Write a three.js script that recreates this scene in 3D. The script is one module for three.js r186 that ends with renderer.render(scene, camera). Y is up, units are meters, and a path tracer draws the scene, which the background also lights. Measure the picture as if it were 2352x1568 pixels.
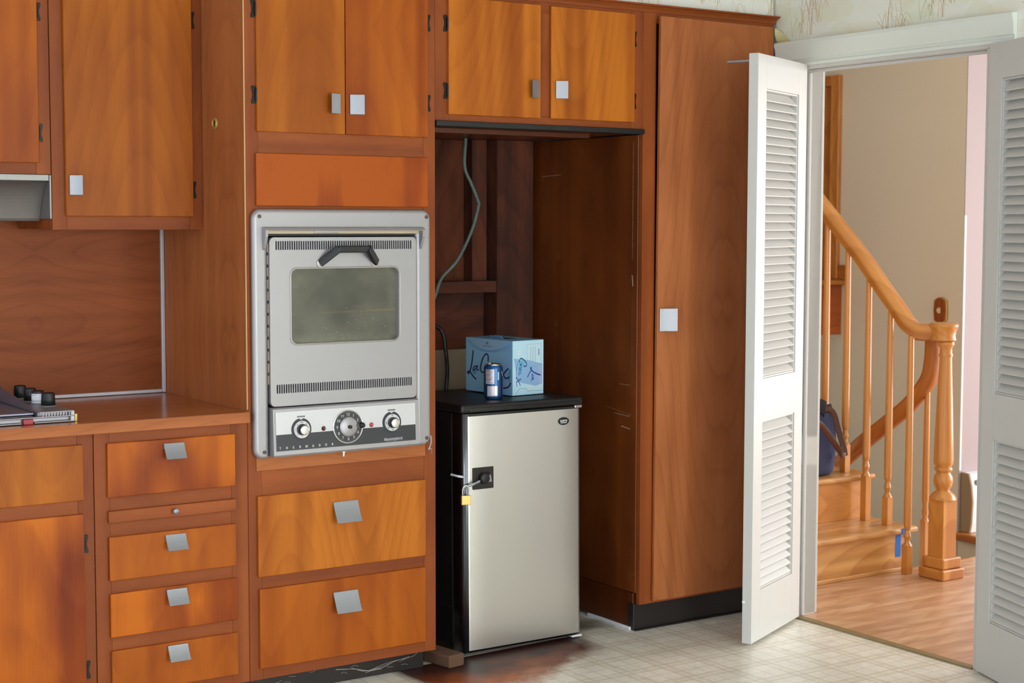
import * as THREE from 'three';
import { RoundedBoxGeometry } from 'three/addons/geometries/RoundedBoxGeometry.js';
import { mergeGeometries, toCreasedNormals } from 'three/addons/utils/BufferGeometryUtils.js';
import { RectAreaLightUniformsLib } from 'three/addons/lights/RectAreaLightUniformsLib.js';

// ---------------------------------------------------------------- camera, sky, window light, exposure
RectAreaLightUniformsLib.init();
const scene = new THREE.Scene();
const camera = new THREE.PerspectiveCamera(THREE.MathUtils.radToDeg(2 * Math.atan(784 / 3663.8)), 1.5, 0.05, 60);
camera.position.set(0, 1.486, 4.5);
camera.rotation.set(-0.07367, -0.591196, 0.001787, 'YXZ');
camera.focus = 5.3;
camera.userData.fStop = 4;
scene.add(camera);
scene.background = new THREE.Color(0.75, 0.88, 1.0);
scene.backgroundIntensity = 4;
const renderer = new THREE.WebGLRenderer({ antialias: true });
renderer.toneMapping = THREE.LinearToneMapping;
renderer.toneMappingExposure = 0.35;
renderer.shadowMap.enabled = true;
function windowLight(name, color, intensity, w, h, pos, look) {      // daylight standing in a real window opening
  const l = new THREE.RectAreaLight(new THREE.Color(...color), intensity, w, h);
  l.name = name; l.position.set(...pos); l.lookAt(...look); scene.add(l); return l;
}
windowLight('back_window_daylight', [0.82, 0.9, 1.06], 34, 2.3, 1.2, [-0.95, 1.55, 6.28], [-0.95, 1.55, 0]);
windowLight('garden_door_daylight', [0.95, 0.98, 0.97], 28, 1.7, 1.95, [2.75, 1.1, 6.28], [2.75, 1.1, 0]);
windowLight('side_window_daylight', [0.76, 0.84, 1.0], 11, 1.4, 1.1, [-2.48, 1.5, 1.2], [0, 1.5, 1.2]);
windowLight('hall_door_daylight', [0.97, 0.98, 1.0], 37, 1.7, 2.0, [8.0, 1.2, 1.1], [0, 1.2, 1.1]);

// ---------------------------------------------------------------- helpers
const V = (x, y, z) => new THREE.Vector3(x, y, z);
function mulberry(a) { return () => { a |= 0; a = (a + 0x6d2b79f5) | 0; let t = Math.imul(a ^ (a >>> 15), 1 | a); t = (t + Math.imul(t ^ (t >>> 7), 61 | t)) ^ t; return ((t ^ (t >>> 14)) >>> 0) / 4294967296; }; }
const rnd = mulberry(20240611);
const P256 = new Uint8Array(512), R256 = new Float32Array(256);
{ const r = mulberry(77); const p = [...Array(256).keys()]; for (let i = 255; i > 0; i--) { const j = Math.floor(r() * (i + 1)); [p[i], p[j]] = [p[j], p[i]]; } for (let i = 0; i < 512; i++) P256[i] = p[i & 255]; for (let i = 0; i < 256; i++) R256[i] = r(); }
function vn(x, y) {
  const ix = Math.floor(x), iy = Math.floor(y); let fx = x - ix, fy = y - iy; fx = fx * fx * (3 - 2 * fx); fy = fy * fy * (3 - 2 * fy);
  const X = ix & 255, Y = iy & 255, X1 = (X + 1) & 255, Y1 = (Y + 1) & 255;
  const a = R256[P256[X + P256[Y]]], b = R256[P256[X1 + P256[Y]]], c = R256[P256[X + P256[Y1]]], d = R256[P256[X1 + P256[Y1]]];
  return a + (b - a) * fx + (c - a + (a - b - c + d) * fx) * fy;
}
const fbm = (x, y, o = 3) => { let s = 0, a = 0.5, n = 0; for (let i = 0; i < o; i++) { s += a * vn(x, y); n += a; a *= 0.5; x = x * 2.03 + 17.1; y = y * 2.03 + 9.7; } return s / n; };
const clamp = (x, a = 0, b = 1) => Math.min(b, Math.max(a, x));

const offs = new WeakMap(), used = new Map();
function numbered(name) { const n = used.get(name) ?? 0; used.set(name, n + 1); return n ? name + '_' + String(n).padStart(3, '0') : name; }
function thing(name, label, category, [x, y, z], { turn = 0, group, kind, local = false } = {}) {
  const o = new THREE.Group(); o.name = numbered(name); o.position.set(x, y, z); o.rotation.y = turn; scene.add(o);
  if (label) o.userData.label = label; if (category) o.userData.category = category; if (group) o.userData.group = group; if (kind) o.userData.kind = kind;
  offs.set(o, local ? V(0, 0, 0) : V(x, y, z)); return o;
}
// geometry is given in world coordinates (or in the thing's own, when the thing is local); `at` places a shared geometry
function part(parent, name, geo, m, { at, rot, label, kind } = {}) {
  const o = new THREE.Mesh(geo, m); o.name = name; o.castShadow = o.receiveShadow = true; parent.add(o);
  const base = offs.get(parent) ?? V(0, 0, 0);
  if (at) { o.position.set(at[0] - base.x, at[1] - base.y, at[2] - base.z); if (rot) o.rotation.set(...rot); offs.set(o, V(...at)); }
  else { geo.translate(-base.x, -base.y, -base.z); offs.set(o, base); }
  if (label) o.userData.label = label; if (kind) o.userData.kind = kind;
  return o;
}
function solo(name, label, category, geo, m, { kind, group, at, rot } = {}) {       // a thing that is one mesh
  geo.computeBoundingBox(); const b = geo.boundingBox, o = new THREE.Mesh(geo, m); o.name = numbered(name); o.castShadow = o.receiveShadow = true; scene.add(o);
  const c = at ?? [(b.min.x + b.max.x) / 2, b.min.y, (b.min.z + b.max.z) / 2];
  if (!at) geo.translate(-c[0], -c[1], -c[2]);
  o.position.set(...c); if (rot) o.rotation.set(...rot); offs.set(o, V(...c));
  if (label) o.userData.label = label; if (category) o.userData.category = category; if (kind) o.userData.kind = kind; if (group) o.userData.group = group;
  return o;
}
function struct(name, geo, m, label) { const o = solo(name, label, null, geo, m, { kind: 'structure' }); return o; }

// planar uv in metres by the face's main direction; sx, sy = size in metres of one texture; grain 'v' up / 'h' along x or z
function uv(geo, { sx = 1, sy = 1, grain = 'v', off = [0, 0] } = {}) {
  const g = geo.index ? geo.toNonIndexed() : geo, p = g.attributes.position, n = p.count, a = new Float32Array(n * 2), A = V(), B = V(), C = V();
  for (let i = 0; i < n; i += 3) {
    A.fromBufferAttribute(p, i); B.fromBufferAttribute(p, i + 1).sub(A); C.fromBufferAttribute(p, i + 2).sub(A); B.cross(C);
    const x = Math.abs(B.x), y = Math.abs(B.y), z = Math.abs(B.z);
    for (let k = 0; k < 3; k++) {
      const X = p.getX(i + k), Y = p.getY(i + k), Z = p.getZ(i + k);
      let u, w;
      if (z >= x && z >= y) [u, w] = [X, Y]; else if (x >= y) [u, w] = [Z, Y]; else [u, w] = grain === 'x' ? [Z, X] : grain === 'z' ? [X, Z] : grain === 'h' ? [X, Z] : [X, Z];
      if (grain === 'h' || ((grain === 'x' || grain === 'z') && !(y > x && y > z))) [u, w] = [w, u];
      a[(i + k) * 2] = u / sx + off[0]; a[(i + k) * 2 + 1] = w / sy + off[1];
    }
  }
  g.setAttribute('uv', new THREE.BufferAttribute(a, 2)); return g;
}
function bx(x0, x1, y0, y1, z0, z1, r = 0.002, seg = 1) {
  const w = x1 - x0, h = y1 - y0, d = z1 - z0; r = Math.min(r, w * 0.49, h * 0.49, d * 0.49);
  const g = r > 0 ? new RoundedBoxGeometry(w, h, d, seg, r) : new THREE.BoxGeometry(w, h, d).toNonIndexed();
  return g.translate((x0 + x1) / 2, (y0 + y1) / 2, (z0 + z1) / 2);
}
const wb = (x0, x1, y0, y1, z0, z1, o = {}, r = 0.002, seg = 1) => uv(bx(x0, x1, y0, y1, z0, z1, r, seg), { sx: o.sx ?? 0.62, sy: o.sy ?? 1.24, grain: o.grain ?? 'v', off: o.off ?? [rnd(), rnd()] });
const prep = (g) => { const o = g.index ? g.toNonIndexed() : g; if (!o.attributes.uv) o.setAttribute('uv', new THREE.BufferAttribute(new Float32Array(o.attributes.position.count * 2), 2)); return o; };
const merge = (...gs) => mergeGeometries(gs.flat().map(prep));
function lathe(pts, seg = 24) { return new THREE.LatheGeometry(pts.map(([r, y]) => new THREE.Vector2(Math.max(r, 1e-4), y)), seg); }
function cyl(r, h, seg = 20, b = 0.15) { const c = Math.min(r, h) * b; return lathe([[0, 0], [r - c, 0], [r, c], [r, h - c], [r - c, h], [0, h]], seg); }   // along +y
const rr = (w, h, r, n = 4) => { const o = []; for (const [cx, cy, a] of [[w / 2 - r, h / 2 - r, 0], [-w / 2 + r, h / 2 - r, 90], [-w / 2 + r, -h / 2 + r, 180], [w / 2 - r, -h / 2 + r, 270]]) for (let i = 0; i <= n; i++) { const t = (a + 90 * i / n) * Math.PI / 180; o.push([cx + r * Math.cos(t), cy + r * Math.sin(t)]); } return o; };
const circ = (r, n = 10) => [...Array(n)].map((_, i) => [r * Math.cos(i / n * 2 * Math.PI), r * Math.sin(i / n * 2 * Math.PI)]);
function sweep(pts, prof, up = V(0, 1, 0), crease = 0.7, uvs = [0.3, 0.6]) {
  const pos = [], tex = [], n = pts.length, m = prof.length, rows = []; let run = 0; const runs = [];
  for (let i = 0; i < n; i++) {
    const t = pts[Math.min(i + 1, n - 1)].clone().sub(pts[Math.max(i - 1, 0)]).normalize(), s = t.clone().cross(up).normalize(), v = s.clone().cross(t);
    if (i) run += pts[i].distanceTo(pts[i - 1]); runs.push(run);
    rows.push(prof.map(([a, b]) => pts[i].clone().addScaledVector(s, a).addScaledVector(v, b)));
  }
  let per = [0]; for (let j = 0; j < m; j++) { const q = prof[(j + 1) % m]; per.push(per[j] + Math.hypot(q[0] - prof[j][0], q[1] - prof[j][1])); }
  const put = (q, u, w) => { pos.push(q.x, q.y, q.z); tex.push(u / uvs[0], w / uvs[1]); };
  for (let i = 0; i + 1 < n; i++) for (let j = 0; j < m; j++) {
    const k = (j + 1) % m, a = rows[i][j], b = rows[i][k], c = rows[i + 1][k], d = rows[i + 1][j];
    put(a, per[j], runs[i]); put(b, per[j + 1], runs[i]); put(c, per[j + 1], runs[i + 1]); put(a, per[j], runs[i]); put(c, per[j + 1], runs[i + 1]); put(d, per[j], runs[i + 1]);
  }
  const tri = THREE.ShapeUtils.triangulateShape(prof.map(([a, b]) => new THREE.Vector2(a, b)), []);
  for (const [row, w, flip] of [[rows[0], 0, false], [rows[n - 1], run, true]]) for (const t of tri) for (const j of flip ? [t[0], t[1], t[2]] : [t[0], t[2], t[1]]) put(row[j], prof[j][0], w + prof[j][1]);
  let g = new THREE.BufferGeometry(); g.setAttribute('position', new THREE.Float32BufferAttribute(pos, 3)); g.setAttribute('uv', new THREE.Float32BufferAttribute(tex, 2)); g.computeVertexNormals();
  // make the faces point outwards
  const vol = (() => { let s = 0; const p = pos; for (let i = 0; i < p.length; i += 9) s += p[i] * (p[i + 4] * p[i + 8] - p[i + 5] * p[i + 7]) - p[i + 1] * (p[i + 3] * p[i + 8] - p[i + 5] * p[i + 6]) + p[i + 2] * (p[i + 3] * p[i + 7] - p[i + 4] * p[i + 6]); return s; })();
  if (vol < 0) { const P = g.attributes.position, T = g.attributes.uv; for (let i = 0; i < P.count; i += 3) for (const [at, w] of [[P, 3], [T, 2]]) for (let k = 0; k < w; k++) { const q = at.array[(i + 1) * w + k]; at.array[(i + 1) * w + k] = at.array[(i + 2) * w + k]; at.array[(i + 2) * w + k] = q; } }
  return toCreasedNormals(g, crease);
}
const curve = (pts, n = 24) => new THREE.CatmullRomCurve3(pts.map((p) => V(...p)), false, 'catmullrom', 0.5).getPoints(n);
const tube = (pts, r, n = 24, k = 8) => sweep(curve(pts, n), circ(r, k), V(0.13, 0.99, 0.31).normalize(), 1.2);
function shapeOf(pts) { const s = new THREE.Shape(); pts.forEach(([x, y], i) => (i ? s.lineTo(x, y) : s.moveTo(x, y))); s.closePath(); return s; }
function rrShape(x0, x1, y0, y1, r) { const s = new THREE.Shape(); s.moveTo(x0 + r, y0); s.lineTo(x1 - r, y0); s.absarc(x1 - r, y0 + r, r, -Math.PI / 2, 0); s.lineTo(x1, y1 - r); s.absarc(x1 - r, y1 - r, r, 0, Math.PI / 2); s.lineTo(x0 + r, y1); s.absarc(x0 + r, y1 - r, r, Math.PI / 2, Math.PI); s.lineTo(x0, y0 + r); s.absarc(x0 + r, y0 + r, r, Math.PI, Math.PI * 1.5); return s; }
const ext = (shape, d, bevel = 0.001, seg = 2, cs = 8) => { const g = new THREE.ExtrudeGeometry(shape, { depth: d - 2 * bevel, bevelEnabled: bevel > 0, bevelThickness: bevel, bevelSize: bevel, bevelOffset: -bevel, bevelSegments: seg, curveSegments: cs }); return g.translate(0, 0, bevel); };

// ---------------------------------------------------------------- textures
const S2L = (c) => { c /= 255; return c <= 0.04045 ? c / 12.92 : ((c + 0.055) / 1.055) ** 2.4; };
function tex(w, h, f, { srgb = true, wrap = THREE.RepeatWrapping } = {}) {
  const d = new Uint8Array(w * h * 4);
  for (let y = 0, i = 0; y < h; y++) for (let x = 0; x < w; x++, i += 4) { const c = f(x, y); d[i] = c[0]; d[i + 1] = c[1]; d[i + 2] = c[2]; d[i + 3] = 255; }
  const t = new THREE.DataTexture(d, w, h); t.wrapS = t.wrapT = wrap; t.magFilter = THREE.LinearFilter; t.minFilter = THREE.LinearMipmapLinearFilter; t.generateMipmaps = true;
  if (srgb) t.colorSpace = THREE.SRGBColorSpace; t.needsUpdate = true; return t;
}
// a veneer or board: cathedral rings, fibre and blotches; mx, my = metres covered
function wood({ W = 512, H = 1024, mx = 0.62, my = 1.24, seed = 1, light, dark, ring = 0.35, freq = 9, quad = 60, fiber = 0.3, blotch = 0.3, stripe = 0.2, line = 3, warp = 0.6, flip = 1 }) {
  const s = seed * 31.7;
  return tex(W, H, (x, y) => {
    const X = x / W * mx, Y = y / H * my * flip;
    const wv = fbm(X * 3 + s, Y * 0.7 + s, 2) - 0.5 + 0.12 * (vn(X * 22 + s, Y * 5) - 0.5), xc = mx * 0.5 + 0.05 * (vn(Y * 1.2 + s, s) - 0.5), dx = X - xc;
    const t = Y * freq * 0.28 + (quad + 14) * (1 - Math.cos(2 * Math.PI * dx / mx)) * mx * mx / 19.74 + wv * warp;
    const fr = t * freq * 0.35 - Math.floor(t * freq * 0.35), rg = Math.pow(fr, line) * (1 - clamp((fr - 0.9) * 10)) * (0.5 + vn(X * 9 + s, Y * 2));
    const fb = vn(X * 520 + s, Y * 16) * 0.6 + vn(X * 1300 + s, Y * 40 + 5) * 0.4, st = vn(X * 34 + s, Y * 0.5 + 3), bl = fbm(X * 5 + s + 40, Y * 3 + s, 3);
    const k = clamp(0.12 + rg * ring + (fb - 0.5) * fiber + (st - 0.5) * stripe * 1.6 + (bl - 0.5) * blotch * 2 + 0.2);
    return [light[0] + (dark[0] - light[0]) * k, light[1] + (dark[1] - light[1]) * k, light[2] + (dark[2] - light[2]) * k];
  }, { wrap: THREE.MirroredRepeatWrapping });
}
const T = {
  veneerA: wood({ seed: 1, light: [190, 108, 20], dark: [132, 60, 5], ring: 0.16, quad: 34, freq: 7, fiber: 0.2, blotch: 0.34, stripe: 0.3, line: 2, warp: 0.8 }),
  veneerB: wood({ seed: 2.3, light: [194, 105, 19], dark: [138, 59, 5], ring: 0.14, quad: 20, freq: 6, fiber: 0.2, blotch: 0.36, stripe: 0.45, line: 2, warp: 0.8 }),
  veneerC: wood({ seed: 4.1, light: [204, 120, 34], dark: [150, 73, 12], ring: 0.18, quad: 44, freq: 8, fiber: 0.22, blotch: 0.22, stripe: 0.6, line: 2, warp: 0.8 }),
  drawer: wood({ seed: 6.6, light: [198, 104, 16], dark: [116, 42, 4], ring: 0.12, quad: 14, freq: 6, fiber: 0.2, blotch: 1.15, stripe: 0.35, line: 2, mx: 0.5, my: 1.0 }),
  laminate: wood({ seed: 8.2, light: [198, 122, 72], dark: [142, 78, 40], ring: 0.3, quad: 44, freq: 7, fiber: 0.22, blotch: 0.25, stripe: 0.2, line: 6, warp: 1.0 }),
  frame: wood({ seed: 9.4, light: [164, 86, 36], dark: [114, 52, 18], ring: 0.1, quad: 6, freq: 6, fiber: 0.26, blotch: 0.3, stripe: 0.35, line: 2 }),
  oak: wood({ seed: 11.8, light: [230, 180, 112], dark: [184, 124, 62], ring: 0.42, quad: 20, freq: 7, fiber: 0.35, blotch: 0.3, stripe: 0.45, line: 2, warp: 0.8, mx: 0.5, my: 1.0 }),
  oakFloor: wood({ seed: 17.3, light: [232, 194, 156], dark: [190, 138, 100], ring: 0.4, quad: 20, freq: 7, fiber: 0.35, blotch: 0.5, stripe: 0.45, line: 2, warp: 0.8, mx: 0.5, my: 1.0 }),
  rough: wood({ seed: 13.5, light: [108, 52, 26], dark: [54, 23, 10], ring: 0.3, quad: 10, freq: 7, fiber: 0.5, blotch: 0.7, stripe: 0.4, line: 2 }),
};
T.bay = (() => {                                // dark stained panel with scratches and specks of old paint; spans the panel once
  const t = wood({ seed: 9.4, light: [134, 69, 26], dark: [84, 37, 11], ring: 0.1, quad: 6, freq: 6, fiber: 0.25, blotch: 0.5, stripe: 0.2, line: 2, mx: 0.78, my: 1.67 }), d = t.image.data, W = 512, H = 1024, r = mulberry(61);
  t.wrapS = t.wrapT = THREE.ClampToEdgeWrapping;
  const dot = (z, y, a) => { const x = Math.round((z + 0.798) / 0.78 * W), v = Math.round((y - 0.14) / 1.67 * H); if (x < 0 || v < 0 || x >= W || v >= H) return; const i = (v * W + x) * 4; [212, 200, 184].forEach((c, k) => { d[i + k] += (c - d[i + k]) * a; }); };
  const ln = (z0, y0, z1, y1, a, w = 1) => { const n = 400; for (let i = 0; i <= n; i++) for (let k = 0; k < w; k++) dot(z0 + (z1 - z0) * i / n + k * 0.0015 + (r() - 0.5) * 0.002, y0 + (y1 - y0) * i / n, a * r()); };
  ln(-0.05, 1.78, -0.052, 1.36, 0.7, 2); ln(-0.052, 1.3, -0.048, 1.26, 0.8, 2); ln(-0.05, 1.22, -0.05, 0.96, 0.3); ln(-0.15, 0.79, -0.06, 0.785, 0.6); ln(-0.11, 0.745, -0.06, 0.74, 0.6, 3); ln(-0.2, 0.81, -0.05, 0.79, 0.25); ln(-0.62, 1.668, -0.5, 1.672, 0.3, 3); ln(-0.3, 1.1, -0.06, 1.1, 0.12); ln(-0.12, 0.9, -0.06, 0.9, 0.2);
  const spot = (z, y, s, n, a) => { for (let i = 0; i < n; i++) dot(z + (r() - 0.5) * s, y + (r() - 0.5) * s, a * r()); };
  spot(-0.51, 1.36, 0.03, 90, 0.6); spot(-0.52, 1.1, 0.022, 70, 0.7); spot(-0.52, 1.06, 0.02, 60, 0.6); spot(-0.62, 1.66, 0.03, 60, 0.5); spot(-0.36, 1.75, 0.03, 40, 0.8); spot(-0.09, 0.76, 0.08, 160, 0.4); spot(-0.1, 0.5, 0.2, 60, 0.5); spot(-0.15, 0.25, 0.2, 60, 0.5); spot(-0.1, 1.75, 0.1, 80, 0.3);
  t.needsUpdate = true; return t;
})();
const cv = (w, h, draw, { flip = false } = {}) => { const c = document.createElement('canvas'); c.width = w; c.height = h; const x = c.getContext('2d'); draw(x, w, h); const t = new THREE.CanvasTexture(c); t.colorSpace = THREE.SRGBColorSpace; t.magFilter = THREE.LinearFilter; t.anisotropy = 8; return t; };
// sheet vinyl: double tan lines round cells of four, 157 mm apart; the tile covers 4 x 4 periods
T.vinyl = (() => {
  const N = 1024, per = N / 4, lw = per * 0.011, dist = (a, c) => Math.abs(((a - c) % per + per * 1.5) % per - per / 2);
  return tex(N, N, (x, y) => {
    let k = 0;
    for (const a of [x, y]) { for (const [c, s] of [[per * 0.11, 1], [-per * 0.11, 1], [per / 2, 0.6]]) k = Math.max(k, s * clamp(1.6 - dist(a, c) / lw)); }
    const band = Math.min(dist(x, 0), dist(y, 0)) < per * 0.11 ? 0.12 : 0, m = fbm(x / 23, y / 23, 3) - 0.5, j = vn(x / 90 + 9, y / 90) - 0.5;
    const g = k * 0.75 * (0.8 + vn(x / 9, y / 9) * 0.4) + band;
    const b = 1 + m * 0.08 + j * 0.05;
    return [clamp((242 - 50 * g) * b, 0, 255), clamp((238 - 58 * g) * b, 0, 255), clamp((224 - 72 * g) * b, 0, 255)];
  });
})();
T.stain = tex(512, 256, (x, y) => {            // rust and dirt soaked into the vinyl
  const u = x / 512, v = 1 - y / 256, n = fbm(u * 9, v * 5, 4), d = clamp(1.35 - v * 1.9 + (n - 0.5) * 0.9);
  return [206 - 150 * d, 112 - 94 * d, 50 - 38 * d];
});
T.stainAlpha = tex(512, 256, (x, y) => {
  const u = x / 512, v = 1 - y / 256, n = fbm(u * 8 + 5, v * 4, 4) - 0.5, far = 1.02 - 0.5 * Math.pow(u, 1.3);   // v = 0 lies under the refrigerator
  const e = clamp((far - v + n * 0.35) / 0.5) * clamp(Math.min(u / 0.14, (1 - u) / 0.2) + n * 0.5), a = clamp(e * 1.7) * clamp(Math.min(u, 1 - u, 1 - v) * 14) * 232;
  return [a, a, a];
}, { srgb: false });
T.grime = tex(256, 160, (x, y) => {             // baked-on film on the oven glass
  const u = x / 256, v = y / 160, n = fbm(u * 4 + 3, v * 3 + 8, 4) - 0.5, st = Math.exp(-(((v - 0.385 - 0.03 * u) / 0.012) ** 2)) * clamp(vn(u * 6, 3) * 1.6 - 0.4), e = clamp(1 - Math.min(v * 7, (1 - u) * 9)) * 0.5, d = Math.exp(-((u - 0.48) ** 2 + (v - 0.5) ** 2) * 9) * 0.16;
  const k = 1 + n * 0.5 - d + e * 0.5; return [104 * k + st * 44, 104 * k + st * 22, 88 * k];
}, { wrap: THREE.ClampToEdgeWrapping });
T.paper = (() => {                              // pale wallpaper printed with dry grass blades; 0.6 m square
  const r = mulberry(5);
  const t = cv(1024, 1024, (c, w, h) => {
    c.fillStyle = 'rgb(236,238,227)'; c.fillRect(0, 0, w, h);
    for (let i = 0; i < 26; i++) { c.fillStyle = `rgba(${214 + r() * 20 | 0},${216 + r() * 12 | 0},${176 + r() * 30 | 0},0.25)`; c.beginPath(); c.ellipse(r() * w, r() * h, 60 + r() * 160, 30 + r() * 60, 0, 0, 7); c.fill(); }
    for (let b = 0; b < 13; b++) {
      const bx0 = r() * w, by = (b + 0.5 + 0.4 * r()) / 13 * h, k = 12 + r() * 10 | 0;
      for (let i = 0; i < k; i++) for (const ox of [-w, 0, w]) for (const oy of [0, h]) {
        if (!i && ox === -w && oy === 0) { /* one blade at a time */ }
        const q = mulberry(b * 997 + i * 31 + 3), x = bx0 + (q() - 0.5) * 190 + ox, y = by + (q() - 0.2) * 26 + oy, L = 60 + q() * 190, lean = (q() - 0.5) * 120, arch = q() < 0.1;
        c.strokeStyle = `rgba(${150 + q() * 40 | 0},${116 + q() * 30 | 0},${52 + q() * 30 | 0},${0.4 + q() * 0.35})`; c.lineWidth = 1 + q() * 2; c.lineCap = 'round'; c.beginPath(); c.moveTo(x, y);
        if (arch) c.bezierCurveTo(x + 5, y - L * 0.7, x + lean * 0.9, y - L, x + lean * 1.9, y - L * 0.45); else c.quadraticCurveTo(x + lean * 0.15, y - L * 0.6, x + lean, y - L); c.stroke();
      }
    }
  });
  t.wrapS = t.wrapT = THREE.RepeatWrapping; return t;
})();

// ---------------------------------------------------------------- materials
const phys = (o) => new THREE.MeshPhysicalMaterial(o), std = (o) => new THREE.MeshStandardMaterial(o);
const rgb = (r, g, b) => new THREE.Color().setRGB(S2L(r), S2L(g), S2L(b));
const M = {
  veneerA: phys({ map: T.veneerA, color: rgb(246, 243, 232), roughness: 0.45, specularIntensity: 0.5 }),
  veneerB: phys({ map: T.veneerB, color: rgb(246, 243, 232), roughness: 0.45, specularIntensity: 0.5 }),
  veneerC: phys({ map: T.veneerC, color: rgb(246, 243, 232), roughness: 0.45, specularIntensity: 0.5 }),
  drawer: phys({ map: T.drawer, roughness: 0.45, specularIntensity: 0.5 }),
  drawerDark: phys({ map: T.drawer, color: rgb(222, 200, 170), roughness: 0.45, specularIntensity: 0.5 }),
  laminate: phys({ map: T.laminate, roughness: 0.5, specularIntensity: 0.4 }),
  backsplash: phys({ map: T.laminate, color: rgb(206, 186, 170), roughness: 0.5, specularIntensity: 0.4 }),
  counter: phys({ map: T.laminate, roughness: 0.3, clearcoat: 0.5, clearcoatRoughness: 0.14 }),
  frame: phys({ map: T.frame, roughness: 0.52, specularIntensity: 0.6 }),
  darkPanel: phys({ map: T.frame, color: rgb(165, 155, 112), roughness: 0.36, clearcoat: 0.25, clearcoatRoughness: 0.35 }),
  bayPanel: phys({ map: T.bay, roughness: 0.36, clearcoat: 0.25, clearcoatRoughness: 0.35 }),
  rough: std({ map: T.rough, roughness: 0.85 }),
  plywood: std({ map: T.rough, color: rgb(235, 235, 210), roughness: 0.9 }),
  oak: phys({ map: T.oak, roughness: 0.38, clearcoat: 0.3, clearcoatRoughness: 0.3 }),
  oakRail: phys({ map: T.oak, color: rgb(250, 226, 186), roughness: 0.32, clearcoat: 0.5, clearcoatRoughness: 0.2 }),
  oakFascia: phys({ map: T.laminate, color: rgb(255, 226, 176), roughness: 0.4 }),
  oakRed: phys({ map: T.oak, color: rgb(226, 190, 140), roughness: 0.4, clearcoat: 0.3, clearcoatRoughness: 0.3 }),
  block: std({ map: T.oakFloor, color: rgb(132, 126, 126), roughness: 0.9 }),
  black: std({ color: rgb(22, 22, 24), roughness: 0.45 }),
  blackGloss: phys({ color: rgb(10, 10, 12), roughness: 0.22, clearcoat: 0.6, clearcoatRoughness: 0.12 }),
  blackRubber: std({ color: rgb(36, 30, 29), roughness: 0.42 }),
  iron: std({ color: rgb(34, 34, 32), roughness: 0.4, metalness: 0.5 }),
  alu: std({ color: rgb(158, 161, 167), roughness: 0.48, metalness: 0.85 }),
  stripMetal: std({ color: rgb(206, 206, 212), roughness: 0.5, metalness: 0.25 }),
  cookMetal: std({ color: rgb(150, 147, 152), roughness: 0.42, metalness: 0.7 }),
  satin: std({ color: rgb(168, 166, 169), roughness: 0.42, metalness: 0.6 }),
  satinDark: std({ color: rgb(176, 172, 168), roughness: 0.4, metalness: 0.7 }),
  steel: phys({ color: rgb(208, 206, 202), roughness: 0.36, metalness: 0.95, anisotropy: 0.5 }),
  hood: std({ color: rgb(146, 144, 142), roughness: 0.45, metalness: 0.8 }),
  chrome: std({ color: rgb(228, 228, 230), roughness: 0.16, metalness: 1 }),
  brass: std({ color: rgb(206, 176, 104), roughness: 0.36, metalness: 0.7 }),
  whitePaint: phys({ color: rgb(209, 208, 204), roughness: 0.4, clearcoat: 0.15, clearcoatRoughness: 0.4 }),
  trimPaint: phys({ color: rgb(228, 233, 224), roughness: 0.45 }),
  ceiling: std({ color: rgb(236, 236, 234), roughness: 0.9 }),
  kitchenWall: std({ color: rgb(224, 224, 220), roughness: 0.9 }),
  beige: std({ color: rgb(228, 221, 204), roughness: 0.9 }),
  pink: std({ color: rgb(180, 167, 171), roughness: 0.85 }),
  concrete: std({ color: rgb(150, 134, 108), roughness: 0.95 }),
  cable: std({ color: rgb(96, 112, 106), roughness: 0.6 }),
  glass: phys({ color: rgb(255, 255, 255), roughness: 0.02, transmission: 1, thickness: 0, ior: 1.45 }),
  dirtyGlass: phys({ map: T.grime, roughness: 0.24, transmission: 0.3, thickness: 0, clearcoat: 0.6, clearcoatRoughness: 0.12 }),
  navy: std({ color: rgb(58, 64, 98), roughness: 0.92 }),
  navyDark: std({ color: rgb(34, 34, 46), roughness: 0.9 }),
  leather: phys({ color: rgb(88, 50, 36), roughness: 0.45, clearcoat: 0.2 }),
  tape: std({ color: rgb(40, 120, 215), roughness: 0.7 }),
  vinyl: phys({ map: T.vinyl, roughness: 0.32, clearcoat: 0.2, clearcoatRoughness: 0.3 }),
  paper: std({ map: T.paper, roughness: 0.85 }),
  redPlastic: std({ color: rgb(170, 40, 50), roughness: 0.4 }),
  white: std({ color: rgb(236, 236, 240), roughness: 0.6 }),
};

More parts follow.
